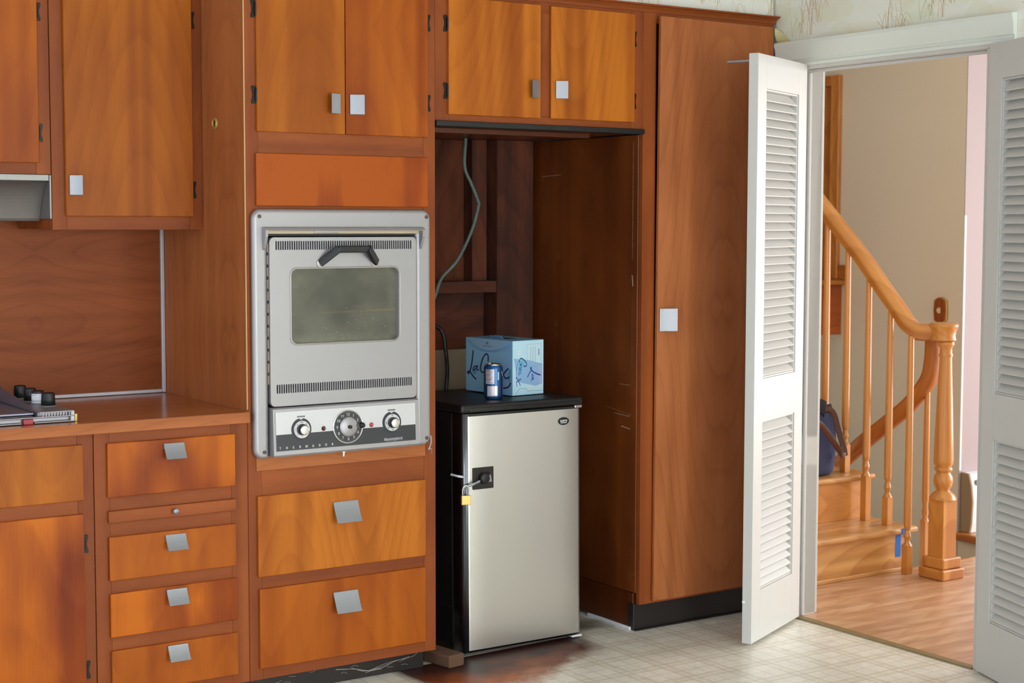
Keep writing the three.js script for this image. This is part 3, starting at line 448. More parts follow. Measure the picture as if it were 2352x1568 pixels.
// ---------------------------------------------------------------- wall oven
{
  const o = thing('wall_oven', 'vintage brushed metal wall oven with a window, vents and dials', 'oven', [2.37, 0.76, 0.012]);
  const bz = new THREE.Shape(), q = 0.03; bz.moveTo(2.104, 0.76); bz.lineTo(2.104, 1.452); bz.lineTo(2.629, 1.452); bz.lineTo(2.629, 0.76); bz.lineTo(2.686 - q, 0.76); bz.absarc(2.686 - q, 0.76 + q, q, -Math.PI / 2, 0); bz.lineTo(2.686, 1.53 - q); bz.absarc(2.686 - q, 1.53 - q, q, 0, Math.PI / 2); bz.lineTo(2.054 + q, 1.53); bz.absarc(2.054 + q, 1.53 - q, q, Math.PI / 2, Math.PI); bz.lineTo(2.054, 0.76 + q); bz.absarc(2.054 + q, 0.76 + q, q, Math.PI, Math.PI * 1.5); bz.closePath();
  part(o, 'frame', ext(bz, 0.026, 0.0125, 6, 10).translate(0, 0, -0.002), M.satin, { label: 'brushed metal frame with rounded edges' });
  part(o, 'seam', bx(2.0665, 2.103, 1.4405, 1.442, 0.0225, 0.0244, 0), M.satinDark); part(o, 'seam', bx(2.63, 2.673, 1.4405, 1.442, 0.0225, 0.0244, 0), M.satinDark);
  part(o, 'cavity', merge(bx(2.106, 2.627, 0.765, 1.45, -0.45, -0.44, 0), bx(2.102, 2.106, 0.765, 1.452, -0.45, 0.01, 0), bx(2.627, 2.631, 0.765, 1.452, -0.45, 0.01, 0), bx(2.106, 2.627, 1.447, 1.452, -0.45, 0.01, 0), bx(2.106, 2.627, 0.912, 0.916, -0.45, 0.008, 0)), std({ color: rgb(60, 58, 54), roughness: 0.6 }), { label: 'dark oven interior' });
  { const bars = [bx(2.11, 2.624, 1.205, 1.21, -0.03, -0.024, 0.001), bx(2.11, 2.624, 1.205, 1.21, -0.4, -0.394, 0.001)]; for (let i = 0; i < 22; i++) bars.push(bx(2.12 + i * 0.0235, 2.123 + i * 0.0235, 1.207, 1.21, -0.4, -0.025, 0)); part(o, 'rack', merge(bars), M.satinDark); }
  // screws in the corners
  for (const [x, y] of [[2.077, 1.507], [2.668, 1.507], [2.086, 0.782], [2.668, 0.784]]) part(o, 'screw', lathe([[0, 0], [0.006, 0], [0.0058, 0.0022], [0.003, 0.0034], [0, 0.0036]], 14).rotateX(Math.PI / 2), std({ color: rgb(110, 88, 76), roughness: 0.5, metalness: 0.6 }), { at: [x, y, 0.0238] });
  // visor over the door
  const vis = [[0.02, 1.475], [0.032, 1.475], [0.045, 1.4715], [0.05, 1.4655], [0.0485, 1.463], [0.042, 1.466], [0.02, 1.467]];
  const vg = ext(shapeOf(vis.map(([z, y]) => [-z, y])), 0.548, 0.0008, 1).rotateY(Math.PI / 2).translate(2.094, 0, 0);
  const cheek = (x0, x1) => ext(shapeOf([[0.02, 1.475], [0.032, 1.475], [0.045, 1.4715], [0.05, 1.4655], [0.0465, 1.445], [0.038, 1.424], [0.03, 1.41], [0.02, 1.4]].map(([z, y]) => [-z, y])), x1 - x0, 0.0008, 1).rotateY(Math.PI / 2).translate(x0, 0, 0);
  part(o, 'visor', merge(vg, cheek(2.086, 2.095), cheek(2.641, 2.65)), M.satin, { label: 'projecting metal visor over the oven door' });
  part(o, 'vent_catch', bx(2.26, 2.345, 1.4555, 1.4655, 0.012, 0.031, 0.002), M.satinDark);
  part(o, 'visor_lining', bx(2.1, 2.64, 1.4535, 1.4665, 0.008, 0.028, 0.002), std({ color: rgb(196, 182, 150), roughness: 0.5, metalness: 0.3 }), { label: 'yellowed metal strip under the visor' });
  // door: plate with vent slots and window
  const ds = rrShape(2.1065, 2.6265, 0.921, 1.4435, 0.016), slot = (x, y0, y1) => shapeOf([[x - 0.0021, y0], [x - 0.0021, y1], [x + 0.0021, y1], [x + 0.0021, y0]]);
  for (let i = 0; i < 62; i++) { const x = 2.1295 + i * (2.606 - 2.1295) / 61; ds.holes.push(slot(x, 1.405, 1.431)); ds.holes.push(slot(x, 0.962, 0.9885)); }
  ds.holes.push(rrShape(2.176, 2.5645, 1.1095, 1.349, 0.022));
  const d = part(o, 'door', ext(ds, 0.022, 0.0008, 1, 6).translate(0, 0, 0.008), M.satin, { label: 'brushed metal oven door' });
  part(d, 'door_lining', (() => { const s = shapeOf([[2.112, 0.928], [2.621, 0.928], [2.621, 1.438], [2.112, 1.438]]); s.holes.push(rrShape(2.185, 2.556, 1.118, 1.34, 0.02)); return ext(s, 0.003, 0).translate(0, 0, -0.001); })(), std({ color: rgb(40, 36, 34), roughness: 0.7 }));
  const ring = rrShape(2.1745, 2.566, 1.108, 1.3505, 0.024); ring.holes.push(rrShape(2.178, 2.5625, 1.1115, 1.347, 0.021));
  part(d, 'window_frame', ext(ring, 0.005, 0.0015, 2, 8).translate(0, 0, 0.028), M.satinDark, { label: 'polished rim round the oven window' });
  const inner = rrShape(2.1765, 2.564, 1.11, 1.3485, 0.0225); inner.holes.push(rrShape(2.1795, 2.561, 1.113, 1.3455, 0.02));
  part(d, 'window_reveal', ext(inner, 0.026, 0, 1, 8).translate(0, 0, 0.004), M.satinDark);
  part(d, 'window_glass', uv(ext(rrShape(2.178, 2.5625, 1.1115, 1.347, 0.018), 0.004, 0.0005, 1, 6).translate(0, 0, 0.003), { sx: 0.39, sy: 0.24, off: [-2.176 / 0.39, -1.11 / 0.24] }), M.dirtyGlass, { label: 'murky grey-green glass with specks' });
  { const r = mulberry(9), sp = []; for (let i = 0; i < 46; i++) { const x = 2.2 + r() * 0.34, y = 1.122 + Math.pow(r(), 2) * 0.12, s = 0.0006 + r() * 0.0011; sp.push(new THREE.IcosahedronGeometry(s, 0).translate(x, y, 0.0072)); } part(d, 'grease_specks', merge(sp), std({ color: rgb(176, 176, 150), roughness: 0.7 }), { kind: 'stuff' }); }
  // handle: angular black grip on two feet
  const arm = (a, b, w0, w1) => { const A = V(...a), B = V(...b), g = []; for (let i = 0; i <= 6; i++) g.push(A.clone().lerp(B, i / 6)); return sweep(g, rr(w0, w1, 0.003, 3), V(0, 0.4, 0.9).normalize(), 0.5); };
  part(d, 'handle', merge(arm([2.279, 1.3615, 0.031], [2.33, 1.4085, 0.0625], 0.024, 0.015), arm([2.4785, 1.3625, 0.031], [2.432, 1.4085, 0.0625], 0.024, 0.015), bx(2.3255, 2.4365, 1.3945, 1.4165, 0.055, 0.0685, 0.005, 3)), M.black, { label: 'angular black oven handle' });
  for (const x of [2.281, 2.474]) part(d, 'handle_foot', cyl(0.0145, 0.004, 20, 0.3).rotateX(Math.PI / 2).translate(x, 1.3625, 0.0298), M.satinDark);
  // hinge side ladder of clips
  { const c = []; for (let i = 0; i < 12; i++) c.push(bx(2.1035, 2.1062, 0.99 + i * 0.037, 1.018 + i * 0.037, 0.012, 0.02, 0.0006)); part(o, 'seal_clip', merge(c), std({ color: rgb(190, 170, 150), roughness: 0.5, metalness: 0.4 })); }
  // control panel
  const cp = ext(shapeOf([[0, 0.768], [0.046, 0.766], [0.05, 0.772], [0.044, 0.914], [0.038, 0.918], [0, 0.918]].map(([z, y]) => [-z, y])), 0.519, 0.0015, 2).rotateY(Math.PI / 2).translate(2.1065, 0, 0);
  const panel = part(o, 'control_panel', cp, M.satin, { label: 'projecting control panel with dials' });
  const face = cv(2048, 500, (c, w, h) => {
    c.fillStyle = '#d9d9dc'; c.fillRect(0, 0, w, h); for (let y = 0; y < h; y += 12) { c.fillStyle = 'rgba(120,120,130,0.20)'; c.fillRect(0, y, w, 4); }
    c.fillStyle = '#34363c'; c.fillRect(0, 290, w, 210);
    const X = (x) => (x - 2.114) / 0.496 * w;
    c.fillStyle = '#d9d9dc'; c.beginPath(); c.arc(X(2.2), 232, 0, 0, 7); c.fill();
    for (const x of [2.2, 2.522]) { c.fillStyle = '#2c2c36'; c.beginPath(); c.ellipse(X(x), 240, 143, 146, 0, 0, 7); c.fill(); c.fillRect(X(x) - 56, 66, 112, 16); c.fillStyle = '#c9c9cc'; c.fillRect(X(x) - 52, 84, 104, 8); c.beginPath(); c.moveTo(X(x) - 40, 94); c.lineTo(X(x) + 40, 94); c.lineTo(X(x), 116); c.fill(); c.fillStyle = '#b9b9bc'; for (let i = 0; i < 9; i++) c.fillRect(X(x) - 46 + i * 11, 71, 6, 5); }
    c.fillStyle = '#c8c8ce'; c.font = 'bold 42px sans-serif'; c.textAlign = 'center'; 'THERMADOR'.split('').forEach((t, i) => c.fillText(t, 52 + i * 93, 478));
    c.font = 'italic bold 46px serif'; c.save(); c.translate(1700, 474); c.rotate(-0.02); c.fillText('Masterpiece', 0, 0); c.restore(); c.strokeStyle = '#c8c8ce'; c.lineWidth = 2; c.beginPath(); c.moveTo(1590, 486); c.lineTo(1850, 478); c.stroke();
  });
  const plate = new THREE.BoxGeometry(0.496, 0.121, 0.003); { const u = plate.attributes.uv, n = plate.attributes.normal; for (let i = 0; i < u.count; i++) if (n.getZ(i) < 0.5) u.setXY(i, 0.5, 0.95); }
  const tilt = -0.0423;
  const fp = part(panel, 'face_plate', plate, phys({ map: face, roughness: 0.35, metalness: 0.25, clearcoat: 0.3, clearcoatRoughness: 0.2 }), { at: [2.362, 0.8455, 0.0482], rot: [tilt, 0, 0], label: 'ribbed metal face with a black band and lettering' });
  const onFace = (x, y, out = 0.0016) => [x, y, 0.0482 + out + (0.8455 - y) * 0.0423], up = (g) => g.rotateX(Math.PI / 2 + tilt);
  const dialTex = (labels) => cv(256, 256, (c) => { c.fillStyle = '#d6d6d8'; c.fillRect(0, 0, 256, 256); c.fillStyle = '#444'; c.translate(128, 128); labels.forEach((t, i) => { c.save(); c.rotate(i / labels.length * Math.PI * 2); for (let k = 0; k < t; k++) c.fillRect((k - t / 2) * 11 + 1, -116, 7, 15); c.restore(); }); });
  const clock = cv(512, 512, (c) => { c.fillStyle = '#26262e'; c.fillRect(0, 0, 512, 512); c.translate(256, 256); c.fillStyle = '#e8e8e6'; c.font = '58px sans-serif'; c.textAlign = 'center'; c.textBaseline = 'middle'; for (let i = 1; i <= 12; i++) { const a = i / 12 * 2 * Math.PI; c.fillText(String(i), Math.sin(a) * 196, -Math.cos(a) * 196); } for (let i = 0; i < 60; i++) { c.save(); c.rotate(i / 60 * 2 * Math.PI); c.fillRect(-1.5, -248, 3, 10); c.restore(); } });
  const disc = (r, h, seg = 40) => new THREE.CylinderGeometry(r, r, h, seg).rotateX(Math.PI / 2);
  const fixUv = (g) => { const p = g.attributes.position, u = g.attributes.uv; g.computeBoundingBox(); const b = g.boundingBox; for (let i = 0; i < u.count; i++) u.setXY(i, (p.getX(i) - b.min.x) / (b.max.x - b.min.x), (p.getY(i) - b.min.y) / (b.max.y - b.min.y)); return g; };
  for (const [x, lab] of [[2.2, [5, 3, 1, 1, 1, 1, 1, 1]], [2.522, [3, 1, 2, 3, 3, 3, 3, 1]]]) {
    const y = 0.848;
    part(panel, 'dial', fixUv(disc(0.027, 0.006)), std({ map: dialTex(lab), roughness: 0.4, metalness: 0.3 }), { at: onFace(x, y, 0.004), rot: [tilt, 0, 0], label: 'pale dial ring with markings' });
    part(panel, 'knob', up(lathe([[0, 0], [0.018, 0], [0.017, 0.014], [0.0155, 0.016], [0.0155, 0.02]], 28)), M.black, { at: onFace(x, y, 0.006) });
    part(panel, 'knob_cap', up(lathe([[0.0152, 0], [0.0152, 0.003], [0.012, 0.0045], [0, 0.005]], 28)), M.chrome, { at: onFace(x, y, 0.025) });
  }
  part(panel, 'clock_rim', new THREE.TorusGeometry(0.0515, 0.0022, 10, 56), M.chrome, { at: onFace(2.363, 0.8455, 0.002), rot: [tilt, 0, 0] });
  part(panel, 'clock_face', fixUv(disc(0.051, 0.004, 56)), phys({ map: clock, roughness: 0.3, clearcoat: 0.5 }), { at: onFace(2.363, 0.8455, 0.002), rot: [tilt, 0, 0], label: 'black clock dial with white numbers one to twelve' });
  part(panel, 'clock_knob', up(lathe([[0, 0.001], [0.031, 0.001], [0.031, 0.003], [0.024, 0.006], [0.008, 0.008], [0, 0.0085]], 36)), M.satin, { at: onFace(2.363, 0.8455, 0.004) });
  part(panel, 'clock_pointer', up(cyl(0.0058, 0.012, 16)), M.black, { at: onFace(2.363, 0.8455, 0.01) });
  part(panel, 'timer_knob', up(lathe([[0, 0], [0.0085, 0], [0.0095, 0.005], [0.008, 0.012], [0, 0.013]], 20)), M.black, { at: onFace(2.411, 0.847, 0.002) });
  part(panel, 'indicator_light', up(lathe([[0.0075, 0], [0.0075, 0.002], [0.0055, 0.003], [0.0052, 0.006], [0.003, 0.009], [0, 0.0095]], 18)), phys({ color: rgb(90, 20, 30), roughness: 0.15, clearcoat: 1 }), { at: onFace(2.277, 0.8455, 0.001), label: 'dark red indicator light' });
  part(panel, 'indicator_light', up(lathe([[0.0075, 0], [0.0075, 0.002], [0.0055, 0.003], [0.0052, 0.006], [0.003, 0.008], [0, 0.0085]], 18)), phys({ color: rgb(190, 70, 76), roughness: 0.25, clearcoat: 1 }), { at: onFace(2.447, 0.8455, 0.001), label: 'pale red indicator light' });
  part(o, 'latch', merge(cyl(0.0065, 0.006, 16).translate(2.355, 0.76, 0.034), cyl(0.004, 0.012, 14).translate(2.355, 0.749, 0.034)), M.chrome, { label: 'chrome push latch under the panel' });
  part(o, 'loose_clip', merge(sweep(curve([[2.686, 0.79, 0.02], [2.684, 0.765, 0.024], [2.676, 0.744, 0.022]], 8), rr(0.005, 0.003, 0.001, 2), V(0, 0, 1), 0.8), tube([[2.678, 0.75, 0.018], [2.684, 0.746, 0.026], [2.689, 0.738, 0.02], [2.684, 0.732, 0.024]], 0.0018, 12, 6)), M.satin, { label: 'loose metal clip at the corner' });
}
// ---------------------------------------------------------------- cooktop
{
  const c = thing('cooktop', 'worn metal cooktop with black control knobs on the counter', 'cooktop', [1.25, 0.91, -0.31]);
  part(c, 'tray', merge(bx(0.92, 1.51, 0.914, 0.927, -0.6, -0.045, 0.003), bx(0.92, 1.51, 0.9275, 0.9315, -0.045, -0.028, 0.0015), bx(0.92, 1.4, 0.927, 0.9315, -0.6, -0.03, 0.0015)), M.cookMetal);
  part(c, 'dark_gap_backing', bx(0.925, 1.5, 0.9125, 0.9275, -0.58, -0.048, 0), M.black);  // black filler behind the rails, painting the shaded gaps dark
  part(c, 'front_rail', merge(bx(0.92, 1.36, 0.9125, 0.9155, -0.04, -0.032, 0.001), bx(1.395, 1.5, 0.9125, 0.9155, -0.04, -0.032, 0.001), bx(1.5, 1.512, 0.912, 0.944, -0.05, -0.03, 0.002)), M.satin);
  { const b = []; for (let i = 0; i < 11; i++) b.push(bx(1.418 + i * 0.0085, 1.4205 + i * 0.0085, 0.931, 0.942, -0.033, -0.029, 0)); part(c, 'vent_grille', merge(b, bx(1.408, 1.508, 0.941, 0.9445, -0.034, -0.028, 0.001)), M.cookMetal, { label: 'short grille of upright fins' }); }
  part(c, 'control_box', merge(bx(1.408, 1.51, 0.9415, 0.945, -0.56, -0.034, 0.0015), bx(1.41, 1.508, 0.9285, 0.942, -0.556, -0.05, 0.001)), M.cookMetal);
  part(c, 'burner_panel', merge(ext(shapeOf([[0.05, 0.944], [0.5, 0.944], [0.5, 1.003]]), 0.003, 0.0005, 1).rotateY(Math.PI / 2).translate(1.404, 0, 0), bx(1.1, 1.405, 0.934, 0.939, -0.55, -0.07, 0.001)), std({ color: rgb(140, 140, 158), roughness: 0.38, metalness: 0.8 }), { label: 'bluish sheet metal flange rising to the back' });
  [[-0.42, 0.019], [-0.32, 0.0185], [-0.24, 0.0185], [-0.165, 0.02]].forEach(([z, r], i) => {
    const k = part(c, 'knob', lathe([[0, 0.003], [r * 1.05, 0.003], [r, 0.02], [r * 0.96, 0.038], [r * 0.8, 0.0405], [r * 0.5, 0.038], [0, 0.037]], 26), M.black, { at: [1.472 + (i === 3 ? 0.006 : 0), 0.945, z], label: 'black control knob' });
    part(c, 'knob_collar', lathe([[0, 0], [r * 1.4, 0], [r * 1.35, 0.0025], [r * 1.1, 0.0035], [0, 0.0035]], 26), M.satin, { at: [1.472 + (i === 3 ? 0.006 : 0), 0.9448, z] });
    if (i === 2) { const lab = cv(128, 64, (x) => { x.fillStyle = '#f2f3fb'; x.fillRect(0, 0, 128, 64); x.fillStyle = 'rgba(60,60,80,0.6)'; x.fillRect(8, 8, 60, 3); for (let q = 0; q < 20; q++) x.fillRect(16 + q * 5, 44, 2, 12); });
      const g = new THREE.CylinderGeometry(r * 1.06, r * 1.08, 0.028, 24, 1, true, -2.2, 3.0); part(k, 'sticker', prep(g.translate(1.472, 0.945 + 0.018, z)), std({ map: lab, roughness: 0.6, side: THREE.DoubleSide }), { label: 'white paper sticker wrapped on the knob' }); }
  });
  part(c, 'foot', cyl(0.006, 0.022, 16).translate(1.519, 0.9105, -0.045), M.brass); part(c, 'red_tab', bx(1.363, 1.392, 0.9105, 0.9265, -0.047, -0.03, 0.002), M.redPlastic, { label: 'small red plastic tab' });
}
// ---------------------------------------------------------------- refrigerator and what stands on it
{
  const f = thing('mini_fridge', 'compact refrigerator with a stainless door and black sides', 'refrigerator', [3.11, 0, -0.3], { local: true });
  const L = -0.249, R = 0.256; f.rotation.x = -0.012;
  part(f, 'body', bx(L + 0.002, R - 0.002, 0.03, 0.838, -0.26, 0.172, 0.008, 2), std({ color: rgb(14, 14, 15), roughness: 0.55 }), { label: 'black cabinet body' });
  const dp = (t, r) => { const s = new THREE.Shape(); s.moveTo(L, 0); s.lineTo(R, 0); s.lineTo(R, t - r); s.quadraticCurveTo(R, t - 0.002, R - r, t); s.lineTo(L + r, t); s.quadraticCurveTo(L, t - 0.002, L, t - r); s.closePath(); return s; };
  const door = part(f, 'door', ext(dp(0.062, 0.03), 0.826, 0.002, 2, 10).rotateX(-Math.PI / 2).scale(1, 1, -1).translate(0, 0.01, 0.18), M.blackGloss, { label: 'glossy black door edge' });
  { const g = door.geometry, p = g.attributes.position; const flip = g.index ? g.toNonIndexed() : g; const a = flip.attributes.position.array; for (let i = 0; i < a.length; i += 9) for (let k = 0; k < 3; k++) { const q = a[i + 3 + k]; a[i + 3 + k] = a[i + 6 + k]; a[i + 6 + k] = q; } flip.computeVertexNormals(); door.geometry = toCreasedNormals(flip, 0.5); }
  { const pts = []; for (let i = 0; i <= 8; i++) { const a = Math.PI * (0.93 - 0.43 * i / 8); pts.push([L + 0.034 + 0.022 * Math.cos(a), 0.2425 - 0.02 + 0.021 * Math.sin(a)]); } for (let i = 1; i <= 6; i++) pts.push([L + 0.034 + (R - L - 0.058) * i / 6, 0.2437 + 0.0012 * Math.sin(Math.PI * i / 6)]); for (let i = 1; i <= 6; i++) { const a = Math.PI * (0.5 - 0.42 * i / 6); pts.push([R - 0.024 + 0.0225 * Math.cos(a), 0.2228 + 0.021 * Math.sin(a)]); }
    const s = shapeOf([...pts, ...pts.slice().reverse().map(([x, z]) => [x, z - 0.0016])]);
    const g = new THREE.ExtrudeGeometry(s, { depth: 0.809, bevelEnabled: false }).rotateX(Math.PI / 2).translate(0, 0.827, 0); part(door, 'steel_skin', toCreasedNormals(g, 0.6), M.steel, { label: 'brushed stainless steel door face' }); }
  const lid = part(f, 'lid', bx(L - 0.004, R + 0.006, 0.838, 0.869, -0.27, 0.246, 0.01, 3), M.black, { label: 'black top' });
  part(lid, 'grip_strip', bx(L + 0.03, R - 0.016, 0.842, 0.8565, 0.244, 0.2485, 0.004, 2), M.blackGloss); part(f, 'hinge_cap', bx(R - 0.03, R + 0.003, 0.828, 0.8395, 0.18, 0.243, 0.003), M.chrome);
  for (const x of [L + 0.03, R - 0.025]) part(f, 'foot', merge(cyl(0.013, 0.03, 16).translate(x, 0.001, 0.2), cyl(0.013, 0.03, 16).translate(x, 0.001, -0.22)), M.black);
  part(f, 'kick_bracket', bx(R - 0.045, R, 0.0015, 0.009, 0.19, 0.243, 0.002), M.white);
  const badge = cv(256, 160, (c) => { c.fillStyle = '#14141c'; c.fillRect(0, 0, 256, 160); c.fillStyle = '#fff'; c.font = 'bold 58px sans-serif'; c.textAlign = 'center'; c.fillText('SANYO', 128, 94, 170); c.fillRect(58, 108, 140, 12); });
  { const g = new THREE.CylinderGeometry(1, 1, 1, 40).rotateX(Math.PI / 2).scale(0.0235, 0.014, 0.003); const p = g.attributes.position, u = g.attributes.uv; for (let i = 0; i < u.count; i++) u.setXY(i, p.getX(i) / 0.047 + 0.5, p.getY(i) / 0.028 + 0.5); part(f, 'badge', g.translate(0.174, 0.786, 0.2455), phys({ map: badge, roughness: 0.3, clearcoat: 0.6 }), { label: 'oval black maker badge' }); }
  // hasp for the padlock
  const hp = part(f, 'lock_plate', bx(-0.209, -0.124, 0.575, 0.65, 0.243, 0.2485, 0.003, 2), M.blackRubber, { label: 'black stick-on lock plate' });
  part(hp, 'lock_hub', merge(cyl(0.02, 0.022, 20, 0.3).rotateX(Math.PI / 2).translate(-0.168, 0.613, 0.246), bx(-0.17, -0.144, 0.597, 0.632, 0.247, 0.262, 0.004)), M.black);
  part(hp, 'lock_tab', ext(shapeOf([[-0.158, 0.6], [-0.142, 0.6], [-0.147, 0.626], [-0.157, 0.621]]), 0.002, 0.0004, 1).translate(0, 0, 0.2625), M.alu);
  part(f, 'hasp', sweep(curve([[-0.19, 0.606, 0.262], [-0.222, 0.596, 0.262], [-0.252, 0.588, 0.254]], 8), rr(0.009, 0.005, 0.002, 2), V(0, 0, 1), 0.8), M.alu, { label: 'metal hasp bar' });
  part(f, 'hasp', sweep(curve([[-0.282, 0.632, 0.222], [-0.262, 0.626, 0.238], [-0.242, 0.622, 0.244]], 8), rr(0.009, 0.006, 0.002, 2), V(0, 0, 1), 0.8), M.alu, { label: 'second metal hasp bar' });
  const pl = thing('padlock', 'small brass padlock hanging from the refrigerator hasp', 'padlock', [2.862, 0.533, -0.044], { turn: -0.25, local: true });
  part(pl, 'lock_body', bx(-0.0165, 0.0165, 0, 0.033, -0.007, 0.007, 0.002, 2), M.brass);
  part(pl, 'shackle', sweep(curve([[-0.011, 0.03, 0], [-0.011, 0.052, 0], [-0.006, 0.063, 0], [0, 0.0655, 0], [0.006, 0.063, 0], [0.011, 0.052, 0], [0.011, 0.03, 0]], 24), circ(0.0026, 8), V(0, 0, 1), 1.2), M.chrome);

  // carton of cans
  const LX = 0.273, LY = 0.197, LZ = 0.146;
  const stroke = (c, pts, w) => { c.lineWidth = w; c.lineCap = c.lineJoin = 'round'; c.beginPath(); c.moveTo(...pts[0]); for (let i = 1; i + 1 < pts.length; i++) c.quadraticCurveTo(...pts[i], (pts[i][0] + pts[i + 1][0]) / 2, (pts[i][1] + pts[i + 1][1]) / 2); c.lineTo(...pts[pts.length - 1]); c.stroke(); };
  const script = (c, S, which = 3) => { const q = (a) => a.map(([x, y]) => [x * S, y * S]);
    if (which & 1) {
      stroke(c, q([[16, 24], [14, 45], [9, 63], [5, 69], [3, 64], [8, 62], [14, 70], [22, 76]]), S * 2.6);
      stroke(c, q([[26, 52], [20, 51], [15, 58], [18, 61], [24, 54], [25, 50], [24, 60], [29, 58]]), S * 2); }
    if (which & 2) {
      stroke(c, q([[49, 40], [50, 30], [45, 26], [38, 34], [33, 48], [32, 58], [36, 63], [42, 60]]), S * 2.6);
      stroke(c, q([[44, 52], [46, 50], [46, 62], [47, 54], [52, 51]]), S * 2); stroke(c, q([[58, 51], [53, 54], [54, 62], [59, 61], [61, 54], [57, 51]]), S * 2); stroke(c, q([[65, 51], [64, 60], [67, 62], [70, 59]]), S * 2);
      stroke(c, q([[78, 49], [80, 58], [85, 68], [90, 68], [94, 65]]), S * 2.4); stroke(c, q([[92, 50], [86, 56], [80, 64], [74, 73]]), S * 2.4); }
    if (which === 3) stroke(c, q([[76, 88], [86, 86], [94, 83], [97, 76]]), S * 2.6); };
  const big = cv(1024, 740, (c, w, h) => {
    const g = c.createLinearGradient(0, 0, w, 0); g.addColorStop(0, '#96d0ee'); g.addColorStop(0.6, '#98d0f2'); g.addColorStop(1, '#94c8f6'); c.fillStyle = g; c.fillRect(0, 0, w, h);
    c.fillStyle = 'rgba(170,200,228,0.6)'; c.beginPath(); c.ellipse(490, 30, 330, 130, 0, 0, 7); c.fill();
    for (let i = 0; i < 9; i++) { c.strokeStyle = `rgba(${50 + i * 8},${110 + i * 5},${200},0.35)`; c.lineWidth = 5 - i * 0.3; c.beginPath(); c.moveTo(60, 20 + i * 9); c.bezierCurveTo(300, 190 + i * 7, 620, 210 - i * 6, 1000, 30 + i * 14); c.stroke(); }
    c.fillStyle = 'rgba(60,150,170,0.5)'; c.beginPath(); c.ellipse(970, 470, 34, 90, 0.2, 0, 7); c.fill(); c.beginPath(); c.ellipse(190, 470, 50, 40, 0.2, 0, 7); c.fill();
    c.fillStyle = '#2c3c86'; c.fillRect(452, 40, 14, 32); c.fillRect(482, 40, 14, 32); c.fillRect(466, 48, 16, 5); for (let i = 0; i < 18; i++) if (i !== 9) c.fillRect(388 + i * 10, 92, 6, 11);
    c.strokeStyle = '#181c52'; c.save(); c.scale(1, 0.74); script(c, 10.2); c.restore();
  });
  const small = cv(560, 740, (c, w, h) => {
    c.fillStyle = '#c4ecfc'; c.fillRect(0, 0, w, h); c.fillStyle = 'rgba(210,236,246,0.8)'; c.fillRect(265, 50, 250, 640); c.strokeStyle = 'rgba(90,160,200,0.7)'; c.lineWidth = 4; c.strokeRect(262, 52, 252, 300);
    c.fillStyle = 'rgba(70,150,190,0.7)'; for (let k = 0; k < 3; k++) for (let i = 0; i < 26; i++) c.fillRect(318 + k * 42, 84 + i * 8, 10 + (i * 7 % 14), 4); c.fillStyle = '#40508c'; c.fillRect(470, 120, 12, 90);
    c.fillStyle = '#eef6fb'; c.font = 'bold 66px sans-serif'; c.save(); c.translate(96, 120); c.rotate(Math.PI / 2); c.fillText('12', 0, 0); c.restore();
    c.fillStyle = 'rgba(130,176,224,0.75)'; c.beginPath(); c.moveTo(20, 236); c.lineTo(300, 270); c.lineTo(540, 330); c.lineTo(540, 600); c.lineTo(420, 630); c.lineTo(90, 560); c.closePath(); c.fill(); c.fillStyle = 'rgba(80,200,200,0.55)'; c.beginPath(); c.ellipse(160, 330, 40, 80, 0.5, 0, 7); c.fill(); c.fillStyle = 'rgba(196,186,232,0.6)'; c.fillRect(470, 350, 70, 240);
    c.strokeStyle = '#2a3a8e'; c.save(); c.translate(385, 60); c.rotate(Math.PI / 2 + 0.1); c.scale(1, 0.62); script(c, 6.2, 2); c.restore(); c.save(); c.translate(625, 380); c.rotate(Math.PI / 2 + 0.12); c.scale(1, 0.6); script(c, 7.4, 1); c.restore();
    c.strokeStyle = 'rgba(50,90,190,0.8)'; c.lineWidth = 7; c.beginPath(); c.moveTo(120, 260); c.bezierCurveTo(40, 380, 60, 500, 70, 590); c.stroke();
    c.strokeStyle = 'rgba(60,120,150,0.7)'; c.lineWidth = 5; c.beginPath(); c.moveTo(40, 735); c.lineTo(130, 650); c.lineTo(240, 656); c.lineTo(270, 690); c.lineTo(540, 700); c.stroke();
  });
  const bxm = std({ color: rgb(130, 185, 220), roughness: 0.5 }), bigM = phys({ map: big, roughness: 0.5, clearcoat: 0.2 }), smallM = phys({ map: small, roughness: 0.5, clearcoat: 0.2 });
  const b = thing('drink_carton', 'pale blue carton of sparkling water cans with dark script', 'carton', [3.158, 0.8725, -0.202], { local: true, turn: 0.09 });
  // local: corner at the origin, large face towards -x running back along -z, small face towards +z
  part(b, 'carton_body', bx(0.0005, LZ - 0.0005, 0, LY, -LX + 0.0005, -0.0005, 0.0015), bxm);
  part(b, 'front_panel', new THREE.PlaneGeometry(LX - 0.003, LY - 0.003).rotateY(-Math.PI / 2).translate(-0.0002, LY / 2, -LX / 2), bigM, { label: 'large printed panel with script lettering' });
  part(b, 'end_panel', new THREE.PlaneGeometry(LZ - 0.003, LY - 0.003).translate(LZ / 2, LY / 2, 0.0002), smallM, { label: 'end panel with lettering turned sideways' });
  part(b, 'handle_flap', ext(shapeOf([[0, 0], [0.08, 0], [0.07, 0.014], [0.01, 0.014]]), 0.001, 0).rotateX(-0.9).rotateY(Math.PI / 2).translate(0.04, LY + 0.001, -0.1), bxm);
  part(b, 'handle_slot', bx(0.05, 0.085, LY - 0.001, LY + 0.0008, -0.2, -0.09, 0), M.black);

